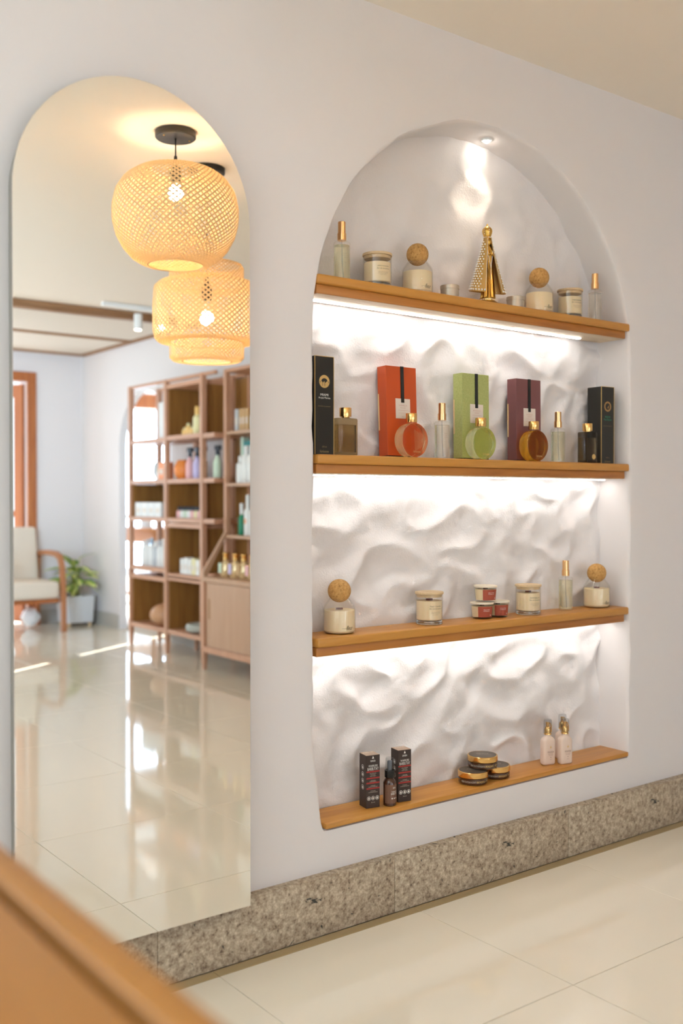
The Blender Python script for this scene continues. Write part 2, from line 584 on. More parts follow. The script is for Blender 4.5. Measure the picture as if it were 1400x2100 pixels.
# front wall with the arched niche: rings of vertices run from the back of the niche round its soft edge to the borders of the wall
NX0, NX1, NZ0, NCX, NCZ, NR = 1.636, 3.008, 0.278, 2.322, 1.672, 0.686
def niche_outline():
    pts = []
    def seg(a, b, n):
        for i in range(n):
            t = i / n
            pts.append((a[0] + (b[0] - a[0]) * t, a[1] + (b[1] - a[1]) * t))
    seg((NX0 + 0.030, NZ0), (NX1 - 0.004, NZ0), 50)
    seg((NX1 - 0.004, NZ0), (NX1, 0.45), 10)
    seg((NX1, 0.45), (NX1, NCZ), 54)
    for i in range(90):
        a = PI * i / 90
        pts.append((NCX + NR * math.cos(a), NCZ + NR * math.sin(a)))
    seg((NX0, NCZ), (NX0, 0.52), 50)
    seg((NX0, 0.52), (NX0 + 0.030, NZ0), 14)
    return pts
OUT = niche_outline()
def outward(i):
    a, b = OUT[i - 1], OUT[(i + 1) % len(OUT)]
    t = Vector((b[0] - a[0], b[1] - a[1])).normalized()
    return Vector((t.y, -t.x))
WFL = -0.45
wall = MB()
nO = len(OUT)
def wobble(p, k):
    return 0.0055 * noise.noise(Vector((p[0] * 7, p[1] * 7, k))) + 0.003 * noise.noise(Vector((p[0] * 19, p[1] * 19, k + 5)))
rings = []
for (y, off, wk) in ((0.15, -0.003, 0.0), (0.12, -0.001, 0.6), (0.085, 0.0, 0.9), (0.05, 0.0, 1.0), (0.028, 0.001, 1.0), (0.014, 0.003, 1.0), (0.006, 0.0055, 1.0), (0.0015, 0.0095, 0.95), (0.0, 0.016, 0.9)):
    ring = []
    for i, p in enumerate(OUT):
        nrm = outward(i)
        o = off + wk * wobble(p, y * 9)
        if p[1] < NZ0 + 0.002:
            o = min(o, 0.004) if y < 0.01 else 0.0
        ring.append((p[0] + nrm.x * o, y, p[1] + nrm.y * o))
    rings.append(ring)
base = rings[-1]
cxz = (2.32, 1.25)
tgt = []
for p in base:
    d = (p[0] - cxz[0], p[2] - cxz[1])
    ts = []
    if d[0] > 1e-9: ts.append((XR + 0.1 - cxz[0]) / d[0])
    if d[0] < -1e-9: ts.append((WFL - cxz[0]) / d[0])
    if d[1] > 1e-9: ts.append((H + 0.05 - cxz[1]) / d[1])
    if d[1] < -1e-9: ts.append((-0.05 - cxz[1]) / d[1])
    t = min(x for x in ts if x > 0)
    tgt.append([cxz[0] + d[0] * t, cxz[1] + d[1] * t])
for corner in ((XR + 0.1, H + 0.05), (WFL, H + 0.05), (WFL, -0.05), (XR + 0.1, -0.05)):
    k = min(range(nO), key=lambda i: (tgt[i][0] - corner[0]) ** 2 + (tgt[i][1] - corner[1]) ** 2)
    tgt[k] = list(corner)
for fr in (0.06, 0.16, 0.32, 0.6, 1.0):
    rings.append([(b[0] + (t[0] - b[0]) * fr, 0.0, b[2] + (t[1] - b[2]) * fr) for b, t in zip(base, tgt)])
for r in rings:
    wall.v += r
for a in range(len(rings) - 1):
    for k in range(nO):
        k2 = (k + 1) % nO
        wall.face((a * nO + k, a * nO + k2, (a + 1) * nO + k2, (a + 1) * nO + k))
wall_front = struct('wall_front', wall, M['wall'], smooth=True)
# hand-thrown plaster at the back of the niche
NB = 0.128
nb = MB()
gx, gz = 240, 360
def plaster(x, z):
    u, w = (x * 0.93 + z * 0.36), (z * 0.93 - x * 0.36)
    wu = u + 0.035 * noise.noise(Vector((u / 0.11, w / 0.11, 21.0)))
    ww = w + 0.035 * noise.noise(Vector((u / 0.11, w / 0.11, 33.0)))
    n1 = noise.noise(Vector((wu / 0.150, ww / 0.122, 3.1)))
    h = 0.046 * (0.19 - math.sqrt(n1 * n1 + 0.007))
    h += 0.0038 * noise.noise(Vector((u / 0.070 + 9, w / 0.060, 7.7)))
    h += 0.0014 * noise.noise(Vector((u / 0.026, w / 0.02, 1.3)))
    calm = min(1.0, max(0.45, (1.95 - z) / 0.35)) if z > 1.75 else 1.0
    return h * calm
for j in range(gz + 1):
    for i in range(gx + 1):
        x = 1.60 + 1.45 * i / gx
        z = 0.24 + 2.16 * j / gz
        nb.v.append((x, NB - plaster(x, z), z))
for j in range(gz):
    for i in range(gx):
        a = j * (gx + 1) + i
        nb.face((a, a + 1, a + gx + 2, a + gx + 1))
o = nb.build('niche_back', M['niche'], wall_front, angle=80)

wf = MB()
for a, b, c, d in ((XL - 0.2, -3.0, -0.05, H + 0.05), (-0.52, WFL, -0.05, H + 0.05), (-3.0, -0.52, -0.05, 0.35), (-3.0, -0.52, 2.45, H + 0.05)):
    wf.box(a, b, 0.0, 0.2, c, d)
struct('wall_front_left', wf, M['olive'])
# other walls
def wall_right():
    """wall at X = XR with the arched opening"""
    y0, y1 = -6.51, -5.51
    cy, r, sp = -6.01, 0.5, 1.65
    hole = [(y1, 0.0)] + [(cy + r * math.cos(PI * i / 32), sp + r * math.sin(PI * i / 32)) for i in range(33)] + [(y0, 0.0)]
    out = MB()
    ya, yb = YR - 0.2, 0.25
    poly = [(yb, -0.05), (yb, H + 0.05), (ya, H + 0.05), (ya, -0.05), (y0, -0.05)] + [(a, b) for a, b in reversed(hole)] + [(y1, -0.05)]
    out.prism(poly, XR, XR + 0.07, 'X')
    return out
struct('wall_right', wall_right(), M['wall'])
wl = MB()
wl.box(XL - 0.2, XL, YR - 0.2, -6.2, -0.05, H + 0.05); wl.box(XL - 0.2, XL, -1.6, 0.2, -0.05, H + 0.05)
wl.box(XL - 0.2, XL, -6.2, -1.6, -0.05, 0.35); wl.box(XL - 0.2, XL, -6.2, -1.6, 2.35, H + 0.05)
struct('wall_left', wl, M['olive'])
wr = MB()
for a, b, c, d in ((XL - 0.2, -2.1, -0.05, H + 0.05), (1.9, 2.05, -0.05, H + 0.05), (3.47, XR + 0.2, -0.05, H + 0.05), (-2.1, 1.9, -0.05, 0.4), (-2.1, 1.9, 2.4, H + 0.05), (2.05, 3.47, 2.31, H + 0.05)):
    wr.box(a, b, YR - 0.2, YR, c, d)
struct('wall_rear', wr, M['wall'])
ce = MB(); ce.box(XL - 0.2, XR + 0.2, YR - 0.2, 0.2, H, H + 0.25)
struct('ceiling', ce, M['ceiling'])
# back part of the ceiling: boards between wooden strips
pan = MB()
cp = tag(bpy.data.objects.new('trim_1', None), kind='structure'); COL.objects.link(cp)
for (ya, yb) in ((-6.15, -5.06), (-7.24, -6.20)):
    for k in range(6):
        xa = XR - 0.05 - (k + 1) * 1.2
        MB().box(max(xa, XL), xa + 1.195, ya, yb, H - 0.018, H - 0.002).build('ceiling_board', M['ceilpanel'], cp, smooth=False)
for (ya, yb, d) in ((-5.06, -4.98, 0.055), (-4.98, -4.955, 0.035), (-6.20, -6.15, 0.034), (-7.29, -7.24, 0.034)):
    MB().bevbox(XL, XR, ya, yb, H - d, H - 0.001, 0.004, 1).build('ceiling_strip', M['beam'], cp, smooth=False)
MB().bevbox(XR - 0.05, XR, -7.24, -4.98, H - 0.034, H - 0.001, 0.004, 1).build('ceiling_strip', M['beam'], cp, smooth=False)

# floor: grout bed and porcelain tiles
fl = MB(); fl.box(XL - 0.2, XR + 0.2, YR - 0.2, 0.2, -0.2, -0.004)
floor = struct('floor', fl, M['grout'])
TS = 0.672
g = 0.0010
xs = sorted({XL, XR} | {1.965 + TS * k for k in range(-9, 6) if XL < 1.965 + TS * k < XR})
ys = sorted({YR, -0.066} | {-0.63 - TS * k for k in range(0, 12) if YR < -0.63 - TS * k < 0})
tile_cache = {}
for xa, xb in zip(xs, xs[1:]):
    for ya, yb in zip(ys, ys[1:]):
        w, d = round(xb - xa, 3), round(yb - ya, 3)
        if (w, d) not in tile_cache:
            tile_cache[(w, d)] = MB().bevbox(g, w - g, g, d - g, -0.0045, 0.0, 0.0007, 1).mesh('tile', M['tile'], False)
        link('tile', tile_cache[(w, d)], floor, (xa, ya, 0))

M['border'] = P('border_strip', (0.40, 0.295, 0.155), 0.2)  # narrow darker strip along the foot of the skirting
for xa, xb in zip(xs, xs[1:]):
    MB().bevbox(g, xb - xa - g, g, 0.036 - g, -0.0045, 0.0, 0.0007, 1).build('border_strip', M['border'], floor, (xa, -0.066, 0), False)
# granite skirting, slab by slab
bb = tag(bpy.data.objects.new('baseboard_front', None), kind='structure'); COL.objects.link(bb)
gj = [XL] + [1.14 + 0.757 * k for k in range(-5, 4)] + [XR]
for i, (xa, xb) in enumerate(zip(gj, gj[1:])):
    MB().bevbox(0.0006, xb - xa - 0.0006, -0.030 - 0.0006 * (i % 3), 0.02, 0.0005, 0.162 + 0.0006 * (i % 2), 0.0022, 2).build('granite_slab', M['granite'], bb, (xa, 0, 0))
M['skirt'] = P('grey_skirting', (0.46, 0.43, 0.38), 0.5)
br = MB(); br.box(3.56, XR, YR, YR + 0.015, 0.0, 0.13); br.box(XL, 1.93, YR, YR + 0.015, 0, 0.13)
struct('baseboard_rear', br, M['skirt'])
br = MB(); br.box(XR - 0.015, XR, YR + 0.015, -6.53, 0.0, 0.13); br.box(XR - 0.015, XR, -5.49, -0.03, 0, 0.13)
struct('baseboard_right', br, M['skirt'])

# windows out of frame that let the daylight in
def window(name, axis, at, a0, a1, z0, z1, npane):
    w = tag(bpy.data.objects.new(name, None), kind='structure'); COL.objects.link(w)
    def bx(mb, a, b, d0, d1, c, e):
        return mb.box(a, b, at + d0, at + d1, c, e) if axis == 'Y' else mb.box(at + d0, at + d1, a, b, c, e)
    f = MB()
    for (a, b, c, e) in ((a0, a1, z0, z0 + 0.06), (a0, a1, z1 - 0.06, z1), (a0, a0 + 0.06, z0 + 0.06, z1 - 0.06), (a1 - 0.06, a1, z0 + 0.06, z1 - 0.06)):
        bx(f, a, b, -0.15, -0.09, c, e)
    f.build('window_frame', M['redwood'], w, smooth=False)
    for k in range(npane):
        p0 = a0 + 0.06 + (a1 - a0 - 0.12) * k / npane
        p1 = a0 + 0.06 + (a1 - a0 - 0.12) * (k + 1) / npane
        bx(MB(), p0 + 0.001, p1 - 0.001, -0.125, -0.120, z0 + 0.061, z1 - 0.061).build('pane', M['pane'], w, smooth=False)
window('window_1', 'X', XL, -6.2, -1.6, 0.35, 2.35, 4)
window('added_window', 'Y', 0.2, -3.0, -0.52, 0.35, 2.45, 3)  # unseen window added to light the far end of the room
window('window_2', 'Y', YR, -2.1, 1.9, 0.4, 2.4, 4)

# glazed door behind the armchair
dr = tag(bpy.data.objects.new('door_1', None), kind='structure'); COL.objects.link(dr)
fr = MB()
fr.bevbox(2.05, 3.55, YR, YR + 0.03, 2.30, 2.39, 0.004, 1)
fr.build('door_frame', M['redwood'], dr, smooth=False)
for xa, xb in ((1.97, 2.055), (3.465, 3.55)):
    MB().bevbox(xa, xb, YR - 0.005, YR + 0.03, 0.0, 2.30, 0.004, 1).build('door_frame', M['redwood'], dr, smooth=False)
lf = MB()
for a, b, c, d in ((0, 0.10, 0, 2.26), (0.58, 0.68, 0, 2.26), (0.10, 0.58, 2.14, 2.26), (0.10, 0.58, 0, 0.22), (0.10, 0.58, 1.0, 1.06)):
    lf.box(-b, -a, -0.02, 0.02, c + 0.02, d + 0.02)
leaf_r = lf.build('door_leaf', M['redwood'], dr, (3.455, YR - 0.06, 0), smooth=False)
leaf_r.rotation_euler = (0, 0, rad(62))
MB().box(-0.58, -0.10, -0.003, 0.003, 0.24, 1.02).build('pane', M['pane'], leaf_r, smooth=False)
MB().box(-0.58, -0.10, -0.003, 0.003, 1.08, 2.16).build('pane', M['pane'], leaf_r, smooth=False)
leaf_l = link('door_leaf', leaf_r.data, dr, (2.06, YR - 0.06, 0))
leaf_l.rotation_euler = (0, 0, rad(180 - 4))
# outside the door and the arch: paving, railing, added walls and roof against the sun
gw = MB(); gw.box(-4, 4.0, -10.4, -10.2, -0.1, 5.5)
struct('wall_sun_block', gw, M['white'])  # added wall, tall enough to keep the sun out of the rear door
gf = MB(); gf.box(-6, 12, -13, YR - 0.2, -0.25, -0.06); gf.box(XR + 0.16, 12, YR - 0.2, 1, -0.25, -0.02)
struct('floor_outside', gf, P('pale_paving', (0.62, 0.60, 0.56), 0.8))
pr = MB()
pr.box(XR + 0.1, 5.62, -8.0, -4.4, 2.75, 2.9)
struct('roof_sun_block', pr, M['white'])  # added roof that helps keep out all sun but the slit's
pw = MB()
pw.box(5.4, 5.43, -6.655, -4.4, -0.05, 2.75); pw.box(5.4, 5.43, -8.0, -6.735, -0.05, 2.75); pw.box(5.4, 5.43, -6.735, -6.655, 2.55, 2.75)
pw.box(5.4, 5.43, -6.735, -6.655, 1.75, 1.98); pw.box(XR + 0.1, 5.5, -4.5, -4.4, -0.05, 2.75)
struct('wall_sun_slit', pw, M['white'])  # unseen wall added, its slit and crossbar shaped to cast the floor streak
pd = MB(); pd.bevbox(XR + 0.16, 5.4, -7.96, -7.84, 2.16, 2.32, 0.01, 1)
struct('trim_2', pd, M['redwood'])
rl = thing('railing', 'white railing of slim upright bars beyond the arch', 'railing', (XR + 0.17, -7.9, -0.02))
MB().bevbox(0, 1.2, -0.02, 0.02, 1.0, 1.05, 0.005, 1).build('rail', M['white'], rl)
MB().bevbox(0, 1.2, -0.02, 0.02, 0.08, 0.12, 0.005, 1).build('rail', M['white'], rl)
bar = MB().tube([(0, 0, 0.0), (0, 0, 1.02)], 0.009, 8).mesh('bar', M['white'])
for k in range(10):
    link('bar', bar, rl, (0.06 + 0.12 * k, 0, 0))

# ---------------------------------------------------------------- mirror
mi = thing('arched_mirror', 'tall frameless arched mirror on the white wall left of the niche', 'mirror', (1.0837, -0.06, 0.154))
W2, TOP, ZS = 0.3045, 2.187 - 0.154, 2.187 - 0.154 - 0.3045
def arch_poly(ins=0.0, z0=0.0):
    r = W2 - ins
    return [(-r, z0 + ins)] + [(r, z0 + ins)] + [(r * math.cos(PI * i / 72), ZS + r * math.sin(PI * i / 72)) for i in range(73)][0:]
gl = MB()
pl = arch_poly()
n = len(pl)
gl.v += [(x, 0.0, z) for x, z in pl] + [(x, 0.005, z) for x, z in pl]
gl.mi = 0; gl.face(range(n))
gl.mi = 1; gl.face(reversed(range(n, 2 * n)))
for k in range(n):
    gl.face((k, n + k, n + (k + 1) % n, (k + 1) % n))
gl.build('mirror_glass', [M['mirror'], M['mirror_edge']], mi, smooth=False)
bk = MB(); bk.prism(arch_poly(0.012, 0.0), 0.0055, 0.058)
bk.build('backing_board', P('backing_board', (0.30, 0.28, 0.25), 0.8), mi, smooth=False)

# ---------------------------------------------------------------- niche shelves
S1, S2, S3, S4 = 1.8165, 1.321, 0.8125, 0.295
def shelf(label, z, light_span):
    t = thing('niche_shelf', label, 'shelf', (NCX, 0.0, z), 0, 'lit wooden shelves across the niche')
    w = (NX1 - NX0) / 2
    MB().bevbox(-w + 0.006, w - 0.004, -0.006, NB - 0.004, -0.0265, 0.0, 0.006, 3).build('top_board', M['shelfwood'], t)
    MB().bevbox(-w + 0.008, w - 0.016, 0.006, NB - 0.006, -0.052, -0.0268, 0.002, 2).build('apron_board', M['apron'], t)
    MB().box(-w + 0.012, w - 0.018, 0.010, NB - 0.010, -0.0532, -0.0521).build('underside_panel', M['ply'], t, smooth=False)
    a, b = light_span
    st = MB().box(a, b, 0.078, 0.094, -0.0545, -0.0533).build('light_strip', M['alu'], t, smooth=False)
    MB().box(a + 0.002, b - 0.002, 0.079, 0.093, -0.0572, -0.0546).build('diffuser', M['led'], st, smooth=False)
    return t
shelf('upper lit shelf in the niche holding the gold statuette', S1, (-0.66, 0.52))
shelf('middle lit shelf in the niche holding the coloured boxes', S2, (-0.66, 0.655))
shelf('lower lit shelf in the niche holding three stacked small candles', S3, (-0.66, 0.655))
s4 = thing('niche_sill_board', 'bottom wooden board of the niche with brown boxes and jars on it', 'shelf', (NCX, 0.0, S4))
sb = MB()
sb.bevbox(-0.652, 0.684, -0.004, NB - 0.006, -0.016, 0.0, 0.003, 2)
sb.build('board', M['shelfwood'], s4)
# downlight in the crown of the arch
dl = thing('recessed_downlight', 'tiny recessed downlight glowing in the crown of the niche arch', 'light', (2.372, 0.078, NCZ + NR - 0.004))
MB().lathe([(0.010, 0.006), (0.017, 0.006), (0.017, -0.002), (0.012, -0.003), (0.010, 0.0)], 24).build('trim_ring', M['white'], dl)
MB().lathe([(0, -0.009), (0.006, -0.0075), (0.0098, -0.002), (0.0098, 0.003), (0, 0.003)], 20).build('lens', P('downlight_lens', (1, 1, 1), 0.4, emit=(1.0, 0.93, 0.82), estr=110.0), dl)
light('downlight_beam', 'SPOT', (2.372, 0.080, NCZ + NR - 0.013), (rad(4), 0, 0), 3.4, (1.0, 0.84, 0.66), spot_size=rad(74), spot_blend=0.75, shadow_soft_size=0.010)

# ---------------------------------------------------------------- products in the niche
def wax_print(R, lines, a0, zc, mat=None):
    p = Print()
    for t, v, w, h in lines:
        p.word(cyl(R, a0, zc), t, 0, v, w, h)
    return p

def spray_bottle(label, loc, liq, rz=0.0):
    t = thing('room_spray_bottle', label, 'spray bottle', loc, rz, 'room spray bottles with gold caps')
    R = 0.0247
    MB().lathe([(0, 0.0), (R - 0.002, 0.0), (R, 0.002), (R, 0.110), (R - 0.003, 0.1145), (0.012, 0.1165), (0.0095, 0.118), (0.0095, 0.122)], 40).build('glass_body', M['glass'], t)
    MB().lathe([(0, 0.005), (R - 0.003, 0.005), (R - 0.0022, 0.006), (R - 0.0022, 0.104), (0, 0.1045)], 40).build('liquid', liq, t)
    MB().tube([(0, 0, 0.118), (0.001, 0, 0.06), (0.006, 0.002, 0.008)], 0.0013, 6).build('dip_tube', M['greyplastic'], t)
    MB().lathe([(0, 0.119), (0.0130, 0.119), (0.0130, 0.139), (0.0112, 0.1398), (0.0112, 0.171), (0.0104, 0.172), (0, 0.172)], 32).build('cap', M['rosegold'], t)
    p = wax_print(R, [('CHÁ BRANCO', 0.016, 0.019, None), ('perfume de ambiente', 0.010, 0.021, None), ('home spray', 0.004, 0.012, None), ('250 ml', -0.010, 0.008, None)], rad(-8), 0.062)
    p.build('lettering', M['inkfaint'], t, smooth=False)
    return t

def candle_jar(label, loc, word, rz=0.0):
    t = thing('lidded_candle', label, 'candle', loc, rz, 'large glass candles with wooden lids')
    R = 0.0425
    MB().lathe([(0, 0.0), (R - 0.003, 0.0), (R, 0.003), (R, 0.0915), (R - 0.001, 0.0925), (R - 0.0025, 0.0915), (R - 0.0025, 0.016), (R - 0.005, 0.0135), (0, 0.0130)], 48).build('glass', M['glass'], t)
    MB().lathe([(0, 0.0012), (R - 0.0045, 0.0012), (R - 0.0018, 0.004), (R - 0.0018, 0.0105), (R - 0.0045, 0.0122), (0, 0.0118)], 48).build('glass_foot', M['footglass'], t)
    MB().lathe([(0, 0.0135), (R - 0.0055, 0.0138), (R - 0.0032, 0.0165), (R - 0.0032, 0.0722), (R - 0.006, 0.0730), (0, 0.0722)], 48).build('wax', M['wax'], t)
    MB().box(-0.0105, 0.0105, -0.0012, 0.0012, 0.070, 0.0785, Matrix.Rotation(rad(-25), 4, 'Z')).build('wick', M['wick'], t, smooth=False)
    ld = MB().lathe([(0, 0.0928), (0.0432, 0.0928), (0.0440, 0.0936), (0.0440, 0.0990), (0.0432, 0.1000), (0, 0.1000)], 48).build('lid', M['lidwood'], t)
    MB().lathe([(0, 0.0840), (R - 0.0045, 0.0840), (R - 0.0035, 0.085), (R - 0.0035, 0.0927), (0, 0.0927)], 40).build('lid_plug', M['lidwood'], ld)
    p = wax_print(R, [(word, 0.012, 0.036, 0.0042), ('flor de laranjeira', 0.004, 0.040, 0.0048), ('vela perfumada 200g', -0.006, 0.030, 0.0022), ('perfume de ambiente', -0.010, 0.030, 0.0022), ('home spray', -0.014, 0.020, 0.0022)], rad(-14), 0.046)
    p.build('lettering', M['ink'], t, smooth=False)
    return t

def cork_jar(label, loc, rz=0.0):
    t = thing('cork_ball_candle', label, 'candle', loc, rz, 'glass candles closed with a cork ball')
    R = 0.0470
    MB().lathe([(0, 0.0), (R - 0.006, 0.0), (R - 0.001, 0.003), (R, 0.008), (R, 0.070), (R - 0.003, 0.080), (R - 0.009, 0.0885), (0.0300, 0.0985), (0.0290, 0.1000), (0.0280, 0.0985), (R - 0.0115, 0.0865), (R - 0.005, 0.078), (R - 0.002, 0.069), (R - 0.002, 0.008), (R - 0.006, 0.003), (0, 0.003)], 48).build('glass', M['glass'], t)
    MB().lathe([(0, 0.0035), (R - 0.007, 0.0035), (R - 0.0026, 0.009), (R - 0.0026, 0.066), (R - 0.004, 0.0675), (0, 0.0668)], 48).build('wax', M['wax'], t)
    MB().box(-0.010, 0.010, -0.0012, 0.0012, 0.065, 0.0725, Matrix.Rotation(rad(-30), 4, 'Z')).build('wick', M['wick'], t, smooth=False)
    MB().sphere((0, 0, 0.1215), 0.0335, 40, 24).build('cork_ball', M['cork'], t)
    p = Print()
    fn = cyl(R, rad(2), 0.019)
    p.word(fn, 'fleur', 0, 0, 0.022, 0.013)
    p.rect(fn, -0.024, -0.008, -0.0016, -0.0010, 4)
    p.build('lettering', M['ink'], t, smooth=False)
    return t

def tin(label, loc):
    t = thing('candle_tin', label, 'tin', loc, 0, 'small lidded candle tins')
    MB().lathe([(0, 0), (0.0275, 0), (0.0286, 0.001), (0.0286, 0.028), (0, 0.028)], 40).build('body', M['tin'], t)
    MB().lathe([(0, 0.0282), (0.0297, 0.0282), (0.0297, 0.0385), (0.0285, 0.0400), (0, 0.0400)], 40).build('lid', M['tin'], t)
    return t

Y1 = 0.058
spray_bottle('gold-capped spray bottle standing leftmost on the top shelf', (1.769, 0.055, S1), M['liqpale'], rad(0))
candle_jar('wooden-lidded glass candle between spray bottle and cork ball on the top shelf', (1.902, Y1, S1), 'LIMÃO SICILIANO')
cork_jar('cork-ball candle left of the gold statuette on the top shelf', (2.059, Y1, S1))
tin('small silver tin just left of the gold statuette', (2.180, 0.045, S1))
tin('small silver tin just right of the gold statuette', (2.473, 0.045, S1))
cork_jar('cork-ball candle right of the gold statuette on the top shelf', (2.601, Y1, S1))
candle_jar('wooden-lidded glass candle near the right end of the top shelf', (2.757, Y1, S1), 'MADEIRA')
spray_bottle('gold-capped spray bottle standing rightmost on the top shelf', (2.886, 0.055, S1), M['liqclear'])

# gold statuette with a pearl-studded cloak
def statuette():
    t = thing('gold_statuette', 'gold robed statuette with crown and pearl-studded flaring cloak on the top shelf', 'statuette', (2.350, 0.052, S1), rad(-10))
    G = M['brass_stain']
    b = MB().lathe([(0, 0), (0.036, 0), (0.037, 0.004), (0.030, 0.010), (0.025, 0.013), (0.026, 0.019), (0.023, 0.024), (0, 0.026)], 36).build('base', G, t)
    pb = MB()
    for k in range(26):
        a = 2 * PI * k / 26
        pb.sphere((0.0258 * math.cos(a), 0.0258 * math.sin(a), 0.016), 0.0019, 8, 6)
    tag(pb.build('pearl_ring', M['pearl'], b), kind='stuff')
    # robe: folded front
    secs = []
    for z, r, fold in ((0.022, 0.024, 0.10), (0.05, 0.021, 0.13), (0.09, 0.018, 0.13), (0.13, 0.0155, 0.10), (0.155, 0.015, 0.05), (0.172, 0.0165, 0.02), (0.184, 0.012, 0.0), (0.190, 0.006, 0)):
        secs.append([(r * (1 + fold * math.sin(9 * a)) * math.cos(a), -0.004 + 0.8 * r * (1 + fold * math.sin(9 * a)) * math.sin(a), z) for a in [2 * PI * k / 54 for k in range(54)]])
    MB().loft(secs).build('robe', G, t)
    # joined hands and head
    hd = MB()
    for sx in (-1, 1):
        hd.tube([(sx * 0.013, -0.008, 0.170), (sx * 0.012, -0.016, 0.156), (sx * 0.003, -0.021, 0.160), (sx * 0.0015, -0.0215, 0.172)], [0.0048, 0.0042, 0.0032, 0.0014], 10)
    hd.build('folded_hands', G, t)
    h = MB()
    h.sphere((0, -0.006, 0.200), 0.0098, 20, 14, 1.25)
    h.sphere((0, -0.0158, 0.1995), 0.0018, 8, 6, 1.8)
    for sx in (-1, 1):
        h.sphere((sx * 0.0036, -0.0143, 0.2035), 0.0012, 8, 6)
    h.sphere((0, -0.0152, 0.1945), 0.0016, 8, 6, 0.5)
    h.tube([(0, -0.004, 0.184), (0, -0.005, 0.194)], 0.0055, 12)
    h.build('head', G, t)
    cr = MB().lathe([(0.0115, 0.210), (0.0125, 0.211), (0.0125, 0.219), (0.0120, 0.220), (0.0150, 0.228), (0.0165, 0.235), (0.0150, 0.243), (0.0095, 0.249), (0.0040, 0.2525), (0.0025, 0.254), (0.0035, 0.257), (0.0, 0.261)], 24).build('crown', G, t)
    pc = MB()
    for k in range(16):
        a = 2 * PI * k / 16
        pc.sphere((0.0127 * math.cos(a), 0.0127 * math.sin(a), 0.215), 0.0017, 8, 6)
    for k in range(6):
        a = 2 * PI * k / 6 + 0.3
        for z, r in ((0.226, 0.0146), (0.232, 0.0163), (0.238, 0.0163), (0.244, 0.0142)):
            pc.sphere((r * math.cos(a), r * math.sin(a), z), 0.0014, 6, 5)
    tag(pc.build('pearl_band', M['pearl'], cr), kind='stuff')
    # cloak: open in front, flaring to a wide hem that lifts at the back
    A0, A1 = rad(-62), rad(242)
    NA, NZ = 48, 16
    def cloak(a, tz, off=0.0):
        wx = 0.0125 + 0.0530 * tz ** 1.15
        wy = 0.0125 + 0.0300 * tz ** 1.1
        fl = 1 + 0.03 * math.sin(6 * a) * tz
        z = 0.216 - 0.176 * tz
        z -= 0.012 * tz * math.cos(a + PI / 2) * 0.6
        return Vector(((wx * fl + off) * math.cos(a), (wy * fl + off) * math.sin(a) - 0.002, z))
    ck = MB()
    for layer, off in ((0, 0.0), (1, -0.0022)):
        for j in range(NZ + 1):
            for i in range(NA + 1):
                ck.v.append(tuple(cloak(A0 + (A1 - A0) * i / NA, j / NZ, off)))
    L = (NA + 1) * (NZ + 1)
    idx = lambda l, j, i: l * L + j * (NA + 1) + i
    for j in range(NZ):
        for i in range(NA):
            ck.face((idx(0, j, i), idx(0, j, i + 1), idx(0, j + 1, i + 1), idx(0, j + 1, i)))
            ck.face((idx(1, j, i), idx(1, j + 1, i), idx(1, j + 1, i + 1), idx(1, j, i + 1)))
    for i in range(NA):
        ck.face((idx(0, NZ, i), idx(0, NZ, i + 1), idx(1, NZ, i + 1), idx(1, NZ, i)))
        ck.face((idx(0, 0, i + 1), idx(0, 0, i), idx(1, 0, i), idx(1, 0, i + 1)))
    for j in range(NZ):
        for i in (0, NA):
            ck.face((idx(0, j, i), idx(0, j + 1, i), idx(1, j + 1, i), idx(1, j, i)))
    c = ck.build('cloak', P('gilded_cloth', (0.60, 0.38, 0.13), 0.4, 0.75), t, angle=60)
    pb = MB()
    for j in range(2, 21):
        tz = j / 22
        na = max(5, int(25 * (0.25 + 0.75 * tz)))
        for i in range(na):
            a = A0 + rad(16) + (A1 - A0 - rad(32)) * (i + 0.5 * (j % 2)) / na
            pb.sphere(cloak(a, tz, 0.0008), 0.0026, 8, 6)
    for i in range(30):
        pb.sphere(cloak(A0 + (A1 - A0) * (i + 0.5) / 30, 0.965, 0.0010), 0.0034, 8, 6)
    for j in range(40):
        for a in (A0 + rad(3), A1 - rad(3)):
            pb.sphere(cloak(a, 0.04 + 0.95 * j / 40, 0.0006), 0.0013, 6, 5)
    tag(pb.build('pearl_studs', M['pearl'], c), kind='stuff')
    ro = MB()
    for k in range(22):
        u = k / 21
        for sx in (-1, 1):
            ro.sphere((sx * (0.010 * (1 - u)), -0.0165 - 0.004 * u, 0.170 - 0.055 * u), 0.0013, 6, 5)
    for k in range(12):
        ro.sphere((0, -0.0205, 0.115 - 0.0032 * k), 0.0013, 6, 5)
    tag(ro.build('bead_string', M['pearl'], t), kind='stuff')
statuette()

# middle shelf: boxes and bottles
def foil_edges(hx, hy, h, r=0.0008):
    e = MB()
    for sx, sy in ((-1, -1), (1, -1)):
        e.box(sx * hx - r, sx * hx + r, sy * hy - r, sy * hy + r, 0.001, h - 0.001)
    e.box(-hx, hx, -hy - r, -hy + r, h - r * 1.2, h + 0.0004)
    return e

